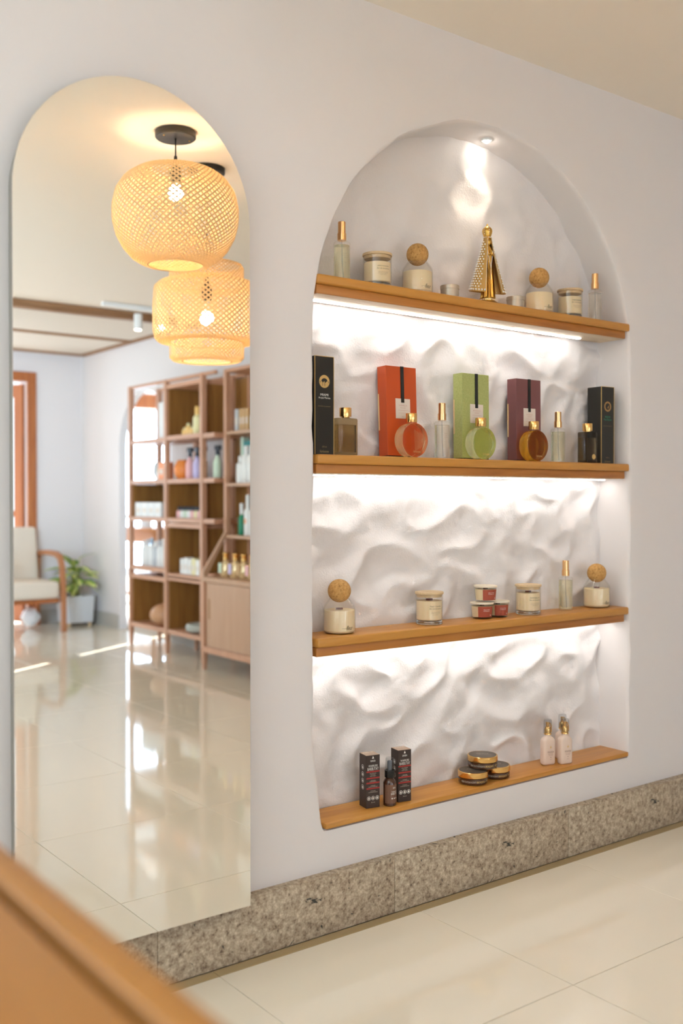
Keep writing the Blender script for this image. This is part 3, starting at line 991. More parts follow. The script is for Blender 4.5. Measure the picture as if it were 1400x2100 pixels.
def black_box(label, loc, rz, line1, line2, mat, emblem):
    t = thing('diffuser_box', label, 'box', loc, rz)
    hx, hy, h = 0.0325, 0.0325, 0.273
    MB().bevbox(-hx, hx, -hy, hy, 0, h, 0.0008, 1).build('carton', M['boxblack'], t, smooth=False)
    foil_edges(hx, hy, h).build('foil_edge', M['inkgold'], t, smooth=False)
    fn = front(-hy)
    p = Print(); p.word(fn, line1, 0, 0.166, 0.027, 0.0065); p.word(fn, line2, 0, 0.157, 0.040, 0.0062)
    p.build('lettering', mat, t, smooth=False)
    p = Print(); p.word(fn, 'DIFUSOR DE AROMAS', 0, 0.134, 0.042, 0.0022); p.word(fn, '250 ml', 0, 0.022, 0.016, 0.004); p.word(fn, 'Varhomme', 0, 0.009, 0.030, 0.0075)
    p.build('small_lettering', P('dull_gold_print', (0.30, 0.22, 0.11), 0.5), t, smooth=False)
    e = Print()
    if emblem == 'palm':       # full gold disc with dark palm crowns
        e.disc(fn, 0, 0.203, 0.0001, 0.0180, 36)
        e.build('emblem', M['inkgold'], t, smooth=False)
        d = Print(); f2 = front(-hy - 0.0003)
        d.poly(f2, [(0.0105 * math.cos(a), 0.2035 + 0.0085 * math.sin(a)) for a in [PI * k / 12 for k in range(13)]] + [(-0.005, 0.200), (0.0, 0.2035), (0.0035, 0.199), (0.006, 0.2025)])
        d.rect(f2, 0.0008, 0.0022, 0.190, 0.203); d.rect(f2, -0.0062, -0.0052, 0.190, 0.202)
        for sx in (-1, 1):
            d.rect(f2, sx * 0.0148 - 0.0008, sx * 0.0148 + 0.0008, 0.199, 0.204)
        d.build('palm_print', M['boxblack'], t, smooth=False)
    else:                      # gold ring with a slanted spire
        e.disc(fn, 0, 0.203, 0.0120, 0.0180, 36)
        e.poly(fn, [(-0.006, 0.195), (0.007, 0.2085), (0.0035, 0.192), (0.0015, 0.200), (-0.001, 0.1985)])
        e.build('emblem', P('copper_foil', (0.45, 0.26, 0.10), 0.35, 0.6), t, smooth=False)
    return t
black_box('tall black box lettered MIAMI at the left end of the middle shelf', (1.678, 0.048, S2), 0.0, 'MIAMI', 'Acqua Marina', M['inkwhite'], 'palm')
black_box('tall black box with green lettering at the right end of the middle shelf', (2.940, 0.072, S2), rad(-3), 'MOSCOW', 'Pinus Silvestre', M['inkgreen'], 'spire')

def smoked_bottle(label, loc, rz, gm, seal):
    t = thing('fluted_diffuser_bottle', label, 'bottle', loc, rz, 'smoked fluted glass diffusers')
    hx, hy = 0.0365, 0.0175
    def sec(z, k, ribs):
        pts = []
        n = 200
        for i in range(n):
            a = 2 * PI * i / n
            c, s_ = math.cos(a), math.sin(a)
            ex = 4.0
            rr = (abs(c) ** ex + abs(s_) ** ex) ** (-1 / ex)
            f = k + (0.010 * math.cos(50 * a) if ribs else 0)
            pts.append((hx * rr * c * f, hy * rr * s_ * f, z))
        return pts
    b = MB(); b.loft([sec(0.0, 0.95, False), sec(0.003, 1.0, True), sec(0.103, 1.0, True), sec(0.1065, 0.97, False), sec(0.108, 0.55, False), sec(0.109, 0.40, False)])
    b.build('glass_body', gm, t, angle=50)
    b = MB(); b.loft([sec(0.010, 0.90, False), sec(0.088, 0.90, False)]); b.build('liquid', M['liqsmoke'], t, angle=50)
    MB().lathe([(0, 0.109), (0.012, 0.109), (0.012, 0.1115), (0.0170, 0.1115), (0.0172, 0.1125), (0.0172, 0.1355), (0.0165, 0.1370), (0, 0.1370)], 40).build('cap', M['gold'], t)
    if seal:
        p = Print(); p.disc(front(-hy - 0.0005), 0.012, 0.022, 0.0001, 0.009, 28); p.build('seal', M['inkgold'], t, smooth=False)
    return t
smoked_bottle('brown smoked fluted bottle with gold cap beside the MIAMI box', (1.775, 0.046, S2), 0.0, M['smoke'], False)
smoked_bottle('dark smoked fluted bottle with gold cap beside the green-lettered box', (2.820, 0.032, S2), rad(-4), M['smokedark'], True)

def gift_box(label, loc, rz, mat, name, lean):
    t = thing('gift_box', label, 'box', loc, rz, 'tall gift boxes with black ribbon')
    t.rotation_euler = (lean, 0, rz)
    hx, hy, h = 0.0595, 0.0205, 0.275
    k = MB().box(-hx + 0.001, hx - 0.001, -hy + 0.001, hy - 0.001, 0.0, 0.0055).build('base', M['ribbon'], t, smooth=False)
    MB().bevbox(-hx, hx, -hy, hy, 0.0055, h, 0.0010, 2).build('carton', mat, t, smooth=False)
    MB().box(-hx - 0.0012, -hx + 0.002, hy - 0.0065, hy - 0.0015, 0.083, 0.193).build('edge_label', M['reed'], t, smooth=False)
    MB().box(-0.0250, 0.0320, -hy - 0.0012, -hy, 0.118, 0.178).build('card', M['card'], t, smooth=False)
    MB().box(-0.0035, 0.0085, -hy - 0.0022, -hy, 0.166, h + 0.0005).build('ribbon', M['ribbon'], t, smooth=False)
    p = Print(); fn = front(-hy - 0.0012, 0.0035)
    p.word(fn, name, 0, 0.1575, 0.032, 0.0042); p.word(fn, 'ROSÉ' if name == 'VANILLA' else 'MADEIRA', 0, 0.1505, 0.020, 0.0034); p.rect(fn, -0.020, 0.020, 0.1425, 0.1432); p.word(fn, 'perfume de ambiente', 0, 0.1345, 0.038, 0.0028); p.word(fn, '250 ml', 0, 0.124, 0.012, 0.0026)
    p.build('lettering', M['inkpink'], t, smooth=False)
    return t
gift_box('tall orange gift box with black ribbon on the middle shelf', (2.008, 0.085, S2), 0.0, M['boxorange'], 'VANILLA', rad(-2.2))
gift_box('tall lime green gift box with black ribbon on the middle shelf', (2.314, 0.085, S2), 0.0, M['boxgreen'], 'FIGO', rad(-0.6))
gift_box('tall plum purple gift box with black ribbon on the middle shelf', (2.560, 0.085, S2), 0.0, M['boxplum'], 'CHÁ BRANCO', rad(-0.6))

def flask(label, loc, rz, liq):
    t = thing('round_flask', label, 'bottle', loc, rz, 'round flat perfume flasks with gold caps')
    R, hy, zc = 0.0510, 0.0205, 0.0515
    def rings(R, hy, edge, n=64, cut=None):
        secs = []
        for y, r in ((-hy, R - edge * 1.6), (-hy + edge * 0.25, R - edge * 0.75), (-hy + edge, R - edge * 0.1), (0, R), (hy - edge, R - edge * 0.1), (hy - edge * 0.25, R - edge * 0.75), (hy, R - edge * 1.6)):
            sec = []
            for i in range(n):
                a = 2 * PI * i / n
                x, z = r * math.cos(a), r * math.sin(a)
                z = max(z, -zc + 0.0004)
                if cut is not None:
                    z = min(z, cut)
                sec.append((x, y, zc + z))
            secs.append(sec)
        return secs
    b = MB(); b.loft(rings(R, hy, 0.0034)); b.build('glass_body', liq, t, angle=50)
    MB().lathe([(0, 0.0006), (0.022, 0.0006), (0.020, 0.0030), (0, 0.0034)], 32, (0, 0, 0), 1.0, 0.55).build('glass_foot', M['footglass'], t)
    MB().lathe([(0.012, 0.1005), (0.0125, 0.1035), (0.012, 0.106)], 32).build('neck', M['glass'], t)
    MB().lathe([(0, 0.1045), (0.0168, 0.1045), (0.0172, 0.1052), (0.0172, 0.1300), (0.0165, 0.1315), (0, 0.1315)], 40).build('cap', M['gold'], t)
    p = Print(); p.word(front(-hy), 'Varhomme', 0.004, 0.0175, 0.028, 0.0075); p.build('lettering', M['inkgold'], t, smooth=False)
    return t
flask('round flask of apricot liquid in front of the orange box', (2.009, 0.028, S2), 0.0, M['liqorange'])
flask('round flask of pale green liquid in front of the lime box', (2.298, 0.028, S2), 0.0, M['liqgreen'])
flask('round flask of dark amber liquid in front of the plum box', (2.543, 0.028, S2), 0.0, M['liqamber'])
spray_bottle('gold-capped spray bottle between the orange and lime boxes', (2.153, 0.050, S2), M['liqclear'], rad(6))
spray_bottle('gold-capped spray bottle right of the plum box', (2.688, 0.050, S2), M['liqpale'], rad(6))
pc = tag(MB().box(-0.011, 0.011, -0.006, 0.006, 0, 0.0012).build('price_card', P('pink_card', (0.62, 0.24, 0.22), 0.6), None, (1.853, 0.02, S2), False), 'tiny pink card lying flat right of the brown smoked bottle', 'card')

# lower shelf
cork_jar('cork-ball candle at the left end of the lower shelf', (1.764, 0.060, S3))
candle_jar('wooden-lidded glass candle lettered Musk on the lower shelf', (2.112, 0.062, S3), 'Musk + Camélia')
candle_jar('wooden-lidded glass candle right of the three stacked small candles', (2.553, 0.060, S3), 'VANILLA')
spray_bottle('gold-capped spray bottle of lime liquid on the lower shelf', (2.748, 0.066, S3), M['liqpale'])
cork_jar('cork-ball candle at the right end of the lower shelf', (2.914, 0.066, S3))

def mini_candle(label, loc, rz):
    t = thing('small_labelled_candle', label, 'candle', loc, rz, 'stacked small candles with terracotta labels')
    MB().lathe([(0, 0), (0.0300, 0), (0.0325, 0.002), (0.0365, 0.0465), (0.0358, 0.0470), (0.0350, 0.0462), (0.0312, 0.006), (0, 0.0055)], 44).build('glass', M['glass'], t)
    MB().lathe([(0, 0.006), (0.0305, 0.0062), (0.0344, 0.0400), (0.0335, 0.0405), (0, 0.0400)], 44).build('wax', M['wax'], t)
    MB().box(-0.008, 0.008, -0.001, 0.001, 0.039, 0.0445).build('wick', M['wick'], t, smooth=False)
    MB().lathe([(0, 0.0472), (0.0376, 0.0472), (0.0382, 0.0480), (0.0382, 0.0515), (0.0374, 0.0525), (0, 0.0525)], 44).build('lid', M['lidpale'], t)
    lb = Print()
    def fn(u, v):
        r = 0.0325 + 0.004 * (v / 0.0465) + 0.0005
        a = u / 0.034
        return (r * math.sin(a), -r * math.cos(a), v)
    lb.rect(fn, -0.023, 0.028, 0.0065, 0.0405, 18)
    lb.build('label', M['label_red'], t)
    p = Print()
    f2 = lambda u, v: tuple(c * (1.012 if i < 2 else 1) for i, c in enumerate(fn(u, v)))
    p.word(f2, 'VELA MINI', 0.004, 0.0305, 0.021, 0.0026); p.word(f2, 'VANILLA', 0.004, 0.0260, 0.021, 0.0026); p.word(f2, 'fleur', 0.020, 0.013, 0.006, 0.005)
    p.build('lettering', M['inkwhite'], t, smooth=False)
    return t
m1 = mini_candle('front left small candle of the terracotta-labelled stack', (2.347, 0.070, S3), rad(-26))
dup(m1, 'right-hand small candle at the base of the terracotta-labelled stack', (2.424, 0.074, S3), rad(-24))
dup(m1, 'topmost small candle of the terracotta-labelled stack', (2.368, 0.075, S3 + 0.0527), rad(-20))

# bottom board
def tonic_box(label, loc, rz):
    t = thing('tonic_carton', label, 'box', loc, rz, 'dark brown tonic cartons')
    hx, hy, h = 0.0225, 0.0215, 0.1545
    MB().bevbox(-hx, hx, -hy, hy, 0, h, 0.0006, 1).build('carton', M['boxbrown'], t, smooth=False)
    MB().box(-hx + 0.0006, hx - 0.0006, -hy + 0.0006, hy - 0.0006, h, h + 0.0006).build('top_flap', M['boxtan'], t, smooth=False)
    fn = front(-hy)
    r = Print()
    for z in (0.1045, 0.0855, 0.0715, 0.0555):
        r.new(); r.rect(fn, -hx + 0.0005, hx - 0.001, z, z + 0.0042)
    r.build('red_band', M['inkred'], t, smooth=False)
    p = Print()
    p.word(fn, 'BARBA', 0, 0.138, 0.016, 0.0055)
    p.poly(fn, [(-0.0035, 0.1445), (0, 0.1525), (0.0035, 0.1445)])
    p.word(fn, 'WARRIORS', 0, 0.1235, 0.030, 0.0062)
    p.word(fn, 'BARBUTAY', 0, 0.1145, 0.036, 0.0085)
    for u in (-0.0135, 0.0, 0.0135):
        p.new(); p.disc(fn, u, 0.0290, 0.0050, 0.0060, 24); p.disc(fn, u, 0.0285, 0.0001, 0.0030, 12)
        p.poly(fn, [(u - 0.002, 0.029), (u, 0.0340), (u + 0.002, 0.029)])
    sd_ = side(-hx)
    for v in (0.118, 0.0975, 0.0785, 0.0595):
        p.new(); p.disc(sd_, 0.000, v, 0.0062, 0.0072, 24); p.disc(sd_, 0.0, v - 0.001, 0.0001, 0.0034, 12)
        p.poly(sd_, [(-0.0026, v), (0, v + 0.005), (0.0026, v)])
    tp = lambda u, v: (u, v, h + 0.0009)
    p.word(tp, 'WARRIORS', 0, 0.010, 0.034, 0.008)
    p.build('lettering', M['inkwhite'], t, smooth=False)
    p = Print()
    for v, w, tx in ((0.1015, 0.022, 'tônico fortalecedor'), (0.0975, 0.016, 'crescimento'), (0.0935, 0.020, 'hidratação'), (0.0805, 0.016, 'crescimento'), (0.0775, 0.022, 'hidratação'), (0.0660, 0.016, 'crescimento'), (0.0625, 0.030, 'tônico fortalecedor'), (0.0500, 0.016, 'hidratação'), (0.0465, 0.030, 'crescimento'), (0.0165, 0.012, '30 ml')):
        p.word(fn, tx, 0, v, w, 0.0030)
    p.word(tp, 'crescimento', 0, -0.004, 0.026, 0.005)
    p.build('small_lettering', M['inkcream'], t, smooth=False)
    return t
tb = tonic_box('dark brown carton standing leftmost on the bottom board', (1.871, 0.0545, S4), rad(-11))
dup(tb, 'dark brown carton just right of the small black spray bottle', (1.985, 0.046, S4), rad(-10))

def tonic_spray():
    t = thing('small_spray_bottle', 'small dark spray bottle with clear cap between two brown cartons', 'spray bottle', (1.925, 0.027, S4), rad(-18))
    R = 0.0195
    MB().lathe([(0, 0), (R - 0.002, 0), (R, 0.002), (R, 0.068), (R - 0.004, 0.076), (0.012, 0.080), (0.0105, 0.083), (0, 0.083)], 36).build('body', M['amberjar'], t)
    lb = Print(); lb.rect(cyl(R), -0.022, 0.026, 0.009, 0.064, 16); lb.build('label', M['brownlabel'], t)
    p = Print(); fn = cyl(R, 0.35, 0, 0.0008); p.word(fn, 'BARBA', 0, 0.055, 0.010, 0.005); p.word(fn, 'WARRIORS', 0, 0.0435, 0.018, 0.0042); p.word(fn, 'BARBUTAY', 0, 0.0375, 0.021, 0.006)
    for u in (-0.007, 0, 0.007):
        p.new(); p.disc(fn, u, 0.024, 0.0001, 0.0022, 12)
    p.build('lettering', M['inkwhite'], t, smooth=False)
    MB().lathe([(0, 0.083), (0.0150, 0.083), (0.0153, 0.084), (0.0153, 0.1035), (0.0140, 0.1045), (0, 0.1045)], 32).build('collar', M['blackplastic'], t)
    MB().lathe([(0, 0.1045), (0.0075, 0.1045), (0.0075, 0.128), (0.006, 0.131), (0, 0.131)], 24).build('nozzle', M['pumpgrey'], t)
    MB().lathe([(0.0132, 0.1048), (0.0135, 0.106), (0.0125, 0.138), (0.0115, 0.1400), (0, 0.1405)], 32).build('clear_cap', M['greyplastic'], t)
tonic_spray()

def cream_jar(label, loc, rz):
    t = thing('cream_jar', label, 'jar', loc, rz, 'brown cream jars with gold lids')
    R = 0.0475
    MB().lathe([(0, 0), (R - 0.007, 0), (R - 0.002, 0.002), (R, 0.007), (R, 0.0200), (R - 0.003, 0.0225), (0, 0.0225)], 56).build('body', M['amberjar'], t)
    MB().lathe([(0, 0.0228), (R + 0.0008, 0.0228), (R + 0.0012, 0.0236), (R + 0.0012, 0.0385), (R - 0.0005, 0.0400), (0.0440, 0.0402)], 56).build('lid', M['gold'], t)
    MB().lathe([(0.0440, 0.0400), (0.0440, 0.0405), (0, 0.0407)], 56).build('lid_disc', M['jartop'], t)
    p = Print(); fn = cyl(R, 0, 0)
    p.word(fn, 'BRONZANTE', 0.020, 0.012, 0.029, 0.0062); p.word(fn, 'corpo', 0.047, 0.012, 0.014, 0.0058)
    p.build('gold_lettering', M['inkgold'], t, smooth=False)
    p = Print(); p.word(fn, 'HIDRATANTE', -0.034, 0.012, 0.026, 0.0062); p.word(fn, 'BRONZANTE', -0.008, 0.012, 0.024, 0.0056)
    tp = lambda u, v: (u, v, 0.0411)
    p.word(tp, 'Carioca', 0.0, 0.006, 0.038, 0.013); p.word(tp, 'creme corporal', 0.004, -0.010, 0.044, 0.0045)
    p.build('lettering', M['inkcream'], t, smooth=False)
    return t
cj = cream_jar('gold-lidded brown jar at the lower left of the three-jar stack', (2.290, 0.051, S4), rad(-36))
dup(cj, 'gold-lidded brown jar at the lower right of the three-jar stack', (2.397, 0.058, S4), rad(-38))
dup(cj, 'gold-lidded brown jar on top of the other two jars', (2.337, 0.056, S4 + 0.0412), rad(-40))

def lotion_bottle(label, loc, rz):
    t = thing('lotion_pump_bottle', label, 'bottle', loc, rz, 'blush lotion bottles with gold pumps')
    b = MB(); b.loft([rrect(0.0200, 0.0110, 0.008, 0.0), rrect(0.0232, 0.0140, 0.009, 0.003), rrect(0.0240, 0.0150, 0.009, 0.008), rrect(0.0240, 0.0150, 0.009, 0.080), rrect(0.0225, 0.0140, 0.009, 0.086), rrect(0.0160, 0.0120, 0.010, 0.0925), rrect(0.0105, 0.0102, 0.0098, 0.0960), rrect(0.0098, 0.0098, 0.0096, 0.1020)])
    b.build('body', M['lotion'], t, angle=50)
    pu = MB().lathe([(0, 0.1022), (0.0125, 0.1022), (0.0130, 0.1032), (0.0125, 0.1060), (0.0108, 0.1070), (0.0112, 0.1190), (0.0085, 0.1270), (0.0058, 0.1285), (0.0058, 0.1385), (0.0064, 0.1395), (0.0064, 0.1440), (0, 0.1445)], 32).build('pump', M['gold'], t)
    MB().tube([(0.004, 0, 0.1415), (0.011, 0, 0.138), (0.0140, 0, 0.128), (0.0145, 0, 0.1085)], 0.0020, 10).build('spout', M['gold'], pu)
    MB().lathe([(0.0118, 0.1065), (0.0122, 0.108), (0.0116, 0.148), (0.0105, 0.1525), (0, 0.1535)], 32, sx=1.28).build('clear_cap', M['greyplastic'], t)
    fn = front(-0.0150, 0.002)
    p = Print(); p.word(fn, 'MUSA ROSA', 0, 0.0445, 0.0255, 0.0065); p.word(fn, 'loção hidratante', 0, 0.0375, 0.020, 0.003); p.word(fn, 'Creme corporal', 0, 0.0335, 0.017, 0.003); p.word(fn, '100 ml', 0, 0.0190, 0.006, 0.0022)
    p.disc(fn, 0, 0.0265, 0.0001, 0.0014, 10)
    p.build('lettering', M['inkbrown'], t, smooth=False)
    p = Print(); p.disc(fn, 0, 0.0600, 0.0001, 0.0030, 14); p.poly(fn, [(-0.0018, 0.0615), (0, 0.067), (0.0018, 0.0615)])
    p.build('gold_mark', M['inkgold'], t, smooth=False)
    return t
lo = lotion_bottle('front left blush lotion bottle with gold pump on the bottom board', (2.648, 0.057, S4), rad(-12))
dup(lo, 'front right blush lotion bottle with gold pump on the bottom board', (2.704, 0.030, S4), rad(-12))
dup(lo, 'blush lotion bottle half hidden behind the other two', (2.752, 0.082, S4), rad(-12))

# ---------------------------------------------------------------- counter in the foreground
ct = thing('wooden_counter', 'blurred orange wooden counter with a grooved top edge in the foreground', 'counter', (0.0, 0.0, 0.0))
CZ = 0.85
MB().bevbox(0.313, 0.346, -2.05, -1.02, CZ - 0.04, CZ, 0.003, 2).build('edge_board', M['counter'], ct)
MB().bevbox(-0.45, 0.2985, -2.05, -1.055, CZ - 0.04, CZ, 0.003, 2).build('top_panel', M['counter'], ct)
MB().bevbox(-0.45, 0.313, -1.0525, -1.02, CZ - 0.04, CZ, 0.003, 2).build('end_board', M['counter'], ct)
MB().box(-0.43, 0.328, -2.03, -1.04, 0.08, CZ - 0.041).build('body', M['counter'], ct, smooth=False)
MB().box(-0.41, 0.305, -2.0, -1.06, 0.001, 0.0795).build('plinth', M['blackmetal'], ct, smooth=False)

# ---------------------------------------------------------------- pendant lamps (seen in the mirror)
def weave(profile, n_str, turns, w, th=0.0009, steps=30):
    """bamboo strips wound both ways over a surface of revolution"""
    L = [0.0]
    for a, b in zip(profile, profile[1:]):
        L.append(L[-1] + math.hypot(b[0] - a[0], b[1] - a[1]))
    def at(u):
        d = u * L[-1]
        for i in range(len(L) - 1):
            if d <= L[i + 1] + 1e-9:
                k = (d - L[i]) / max(1e-9, L[i + 1] - L[i])
                return [profile[i][c] + (profile[i + 1][c] - profile[i][c]) * k for c in (0, 1)]
        return profile[-1]
    mb = MB()
    for sgn in (-1, 1):
        for s_ in range(n_str):
            a0 = 2 * PI * s_ / n_str
            sec = []
            pts = []
            for k in range(steps + 1):
                u = k / steps
                r, z = at(u)
                a = a0 + sgn * turns * 2 * PI * u
                pts.append(Vector(((r + sgn * 0.0008) * math.cos(a), (r + sgn * 0.0008) * math.sin(a), z)))
            for k, p in enumerate(pts):
                t = (pts[min(k + 1, steps)] - pts[max(k - 1, 0)]).normalized()
                out = Vector((p.x, p.y, 0)).normalized()
                sd_ = t.cross(out).normalized()
                nn = sd_.cross(t).normalized()
                sec.append((p + sd_ * w / 2, p + nn * th, p - sd_ * w / 2))       # a thin sliver of bamboo, slightly bowed
            b0 = len(mb.v)
            for q in sec:
                mb.v += [tuple(v) for v in q]
            for k in range(steps):
                for i in (0, 1):
                    a1 = b0 + 3 * k + i
                    mb.face((a1, a1 + 1, a1 + 4, a1 + 3))
    return mb

def ring(mb, r, z, t=0.004, n=48):
    pts = [(r + t * math.cos(2 * PI * k / 8), z + t * math.sin(2 * PI * k / 8)) for k in range(9)]
    return mb.lathe(pts, n)

def pendant(name, label, x, y, tiers, ztop, zbot, bulb_z, sock_z):
    t = thing(name, label, 'lamp', (x, y, H), 0)
    cn = MB().lathe([(0, -0.026), (0.074, -0.026), (0.078, -0.022), (0.078, -0.002), (0.076, -0.0005), (0, -0.0005)], 40).build('canopy', M['blackmetal'], t)
    for sx in (-1, 1):
        MB().lathe([(0, -0.0285), (0.003, -0.0285), (0.004, -0.0262), (0, -0.0262)], 12, (sx * 0.055, 0.01, 0)).build('screw', M['gold'], cn)
    MB().tube([(0, 0, -0.026), (0, 0, sock_z + 0.05 - H)], 0.0032, 10).build('cord', M['blackmetal'], t)
    MB().lathe([(0, sock_z + 0.075 - H), (0.006, sock_z + 0.075 - H), (0.009, sock_z + 0.045 - H), (0.020, sock_z + 0.03 - H), (0.0225, sock_z + 0.01 - H), (0.019, sock_z - 0.03 - H), (0, sock_z - 0.03 - H)], 24).build('socket', M['blackmetal'], t)
    zb = bulb_z - H
    MB().sphere((0, 0, zb), 0.029, 24, 14).build('bulb', M['bulb'], t)
    MB().lathe([(0, zb + 0.075), (0.014, zb + 0.072), (0.016, zb + 0.050), (0.019, zb + 0.030), (0.015, zb + 0.0265)], 20).build('bulb_neck', M['white'], t)
    sh = MB()
    for tr in tiers:
        for r, z in (tr[0][0], tr[0][-1]):
            ring(sh, r, z - H, 0.0035)
    # struts that hold the shade to the socket
    r0, z0 = tiers[0][0][0]
    for k in range(3):
        a = 2 * PI * k / 3 + 0.4
        sh.tube([(0.018 * math.cos(a), 0.018 * math.sin(a), sock_z - H), (r0 * math.cos(a), r0 * math.sin(a), z0 - H)], 0.0018, 6)
    s_ = sh.build('shade', M['bamboo'], t)
    for prof, nstr, turns, w in tiers:
        o = weave([(r, z - H) for r, z in prof], nstr, turns, w).build('weave', M['bamboo'], s_, smooth=False)
        o['kind'] = 'stuff'
    return t
p1 = [(0.095, 2.462), (0.150, 2.452), (0.195, 2.422), (0.227, 2.375), (0.241, 2.315), (0.240, 2.262), (0.226, 2.208), (0.200, 2.160), (0.165, 2.122), (0.130, 2.102), (0.106, 2.097)]
pendant('globe_pendant_lamp', 'round woven bamboo pendant lamp with glowing bulb reflected in the mirror', 1.874, -1.372, [(p1, 60, 0.42, 0.0064)], 2.46, 2.10, 2.372, 2.44)
t1 = [(0.148, 2.192), (0.157, 2.180), (0.157, 2.118)]
t2 = [(0.157, 2.118), (0.205, 2.112), (0.222, 2.095), (0.228, 2.02), (0.228, 1.92), (0.220, 1.880), (0.205, 1.868), (0.157, 1.866)]
t3 = [(0.157, 1.866), (0.157, 1.800), (0.145, 1.788), (0.105, 1.786)]
pendant('tiered_pendant_lamp', 'three-tier woven bamboo pendant lamp reflected in the mirror behind the round one', 2.185, -1.680, [(t1, 52, 0.10, 0.0056), (t2, 58, 0.30, 0.0064), (t3, 52, 0.16, 0.0052)], 2.19, 1.79, 1.968, 2.075)

# track with white spotlights
tk = thing('track_light', 'white ceiling track with two small spotlights by the wooden beam', 'light', (3.36, -4.72, H))
MB().bevbox(-0.30, 0.30, -0.02, 0.02, -0.03, -0.0005, 0.003, 1).build('track', M['white'], tk)
for xo, tilt in ((-0.02, 0.0), (0.16, 0.5)):
    hd = MB().lathe([(0, -0.04), (0.028, -0.04), (0.030, -0.05), (0.030, -0.155), (0.026, -0.157), (0.026, -0.150), (0, -0.150)], 24).build('spot_head', M['white'], tk, (xo, 0, -0.02))
    hd.rotation_euler = (tilt, tilt * 0.4, 0)
    MB().lathe([(0, -0.1515), (0.0255, -0.1515), (0.0255, -0.1505), (0, -0.1505)], 20).build('lens', M['spot'], hd)

# ---------------------------------------------------------------- armchair
ac = thing('armchair', 'cream upholstered armchair with curved wooden arms by the glazed door', 'chair', (3.23, -6.93, 0))
def arm(sx):
    x = sx * 0.305
    f = MB()
    path = [(x, -0.345, 0.0), (x, -0.355, 0.30), (x, -0.345, 0.52), (x, -0.325, 0.655), (x, -0.26, 0.690), (x, -0.05, 0.700), (x, 0.12, 0.695), (x, 0.215, 0.665), (x, 0.262, 0.585), (x, 0.278, 0.44), (x, 0.290, 0.20), (x, 0.300, 0.0)]
    secs = []
    pts = [Vector(p) for p in path]
    for i, p in enumerate(pts):
        t = (pts[min(i + 1, len(pts) - 1)] - pts[max(i - 1, 0)]).normalized()
        a = Vector((1, 0, 0)); b = a.cross(t).normalized()
        hw, hh = 0.021, 0.021
        secs.append([p + a * hw + b * hh, p - a * hw + b * hh, p - a * hw - b * hh, p + a * hw - b * hh])
    f.loft(secs)
    return f
for sx in (-1, 1):
    arm(sx).build('arm_frame', P('chair_wood', (0.42, 0.17, 0.07), 0.4) if sx < 0 else bpy.data.materials['chair_wood'], ac, angle=50)
MB().bevbox(-0.28, 0.28, -0.30, 0.285, 0.300, 0.455, 0.035, 4).build('seat_cushion', M['cream'], ac)
bkm = Matrix.Translation((0, -0.285, 0.43)) @ Matrix.Rotation(rad(8), 4, 'X')
MB().bevbox(-0.28, 0.28, -0.075, 0.065, -0.02, 0.50, 0.035, 4, bkm).build('back_cushion', M['cream'], ac)
MB().bevbox(-0.283, 0.283, -0.28, 0.26, 0.262, 0.298, 0.004, 1).build('seat_rail', M['redwood'], ac)
bg = MB()
for j in range(9):
    for i in range(14):
        th, ph = PI * j / 8, 2 * PI * i / 14
        r = 0.085 * (1 + 0.25 * noise.noise(Vector((math.cos(ph) * 2, math.sin(ph) * 2, th * 1.6))))
        bg.v.append((r * math.sin(th) * math.cos(ph), r * math.sin(th) * math.sin(ph) * 0.8, 0.088 + r * math.cos(th)))
for j in range(8):
    for i in range(14):
        bg.face((j * 14 + i, j * 14 + (i + 1) % 14, (j + 1) * 14 + (i + 1) % 14, (j + 1) * 14 + i))
tag(bg.build('plastic_bag', M['white'], None, (3.40, -7.10, 0.012)), 'crumpled white bag on the floor under the cream armchair', 'bag')

# ---------------------------------------------------------------- potted plant
def leaf_mat():
    m, n, l = new_mat('variegated_leaf')
    b = n['Principled BSDF']
    tc = n.new('ShaderNodeTexCoord')
    sp = n.new('ShaderNodeSeparateXYZ')
    ab = n.new('ShaderNodeMath'); ab.operation = 'ABSOLUTE'
    nz = n.new('ShaderNodeTexNoise'); nz.inputs['Scale'].default_value = 35
    mu = n.new('ShaderNodeMath'); mu.operation = 'MULTIPLY_ADD'; mu.inputs[1].default_value = 0.03; mu.inputs[2].default_value = -0.012
    ad = n.new('ShaderNodeMath'); ad.operation = 'ADD'
    r = ramp(n, [(0.012, (0.74, 0.76, 0.26)), (0.030, (0.17, 0.36, 0.05))])
    l.new(tc.outputs['Object'], sp.inputs[0]); l.new(sp.outputs['X'], ab.inputs[0])
    l.new(tc.outputs['Object'], nz.inputs['Vector']); l.new(nz.outputs['Fac'], mu.inputs[0])
    l.new(ab.outputs[0], ad.inputs[0]); l.new(mu.outputs[0], ad.inputs[1])
    l.new(ad.outputs[0], r.inputs['Fac']); l.new(r.outputs['Color'], b.inputs['Base Color'])
    b.inputs['Roughness'].default_value = 0.35
    return m
M['leaf'] = leaf_mat()
pp = thing('potted_plant', 'variegated green and lime leafy plant in a grey square pot by the armchair', 'plant', (3.815, -7.045, 0))
pot = MB()
q = 0.14
pot.loft([rrect(q - 0.012, q - 0.012, 0.015, 0.035), rrect(q, q, 0.018, 0.27), rrect(q, q, 0.018, 0.285), rrect(q - 0.012, q - 0.012, 0.012, 0.285), rrect(q - 0.014, q - 0.014, 0.012, 0.25)])
pt = pot.build('pot', M['potgrey'], pp, angle=40)
for sx in (-1, 1):
    for sy in (-1, 1):
        MB().lathe([(0, 0), (0.014, 0), (0.018, 0.036), (0, 0.036)], 12, (sx * 0.10, sy * 0.10, 0)).build('foot', M['lidwood'], pt)
MB().lathe([(0, 0.258), (0.115, 0.254), (0.115, 0.251), (0, 0.251)], 20).build('soil', M['soil'], pp)
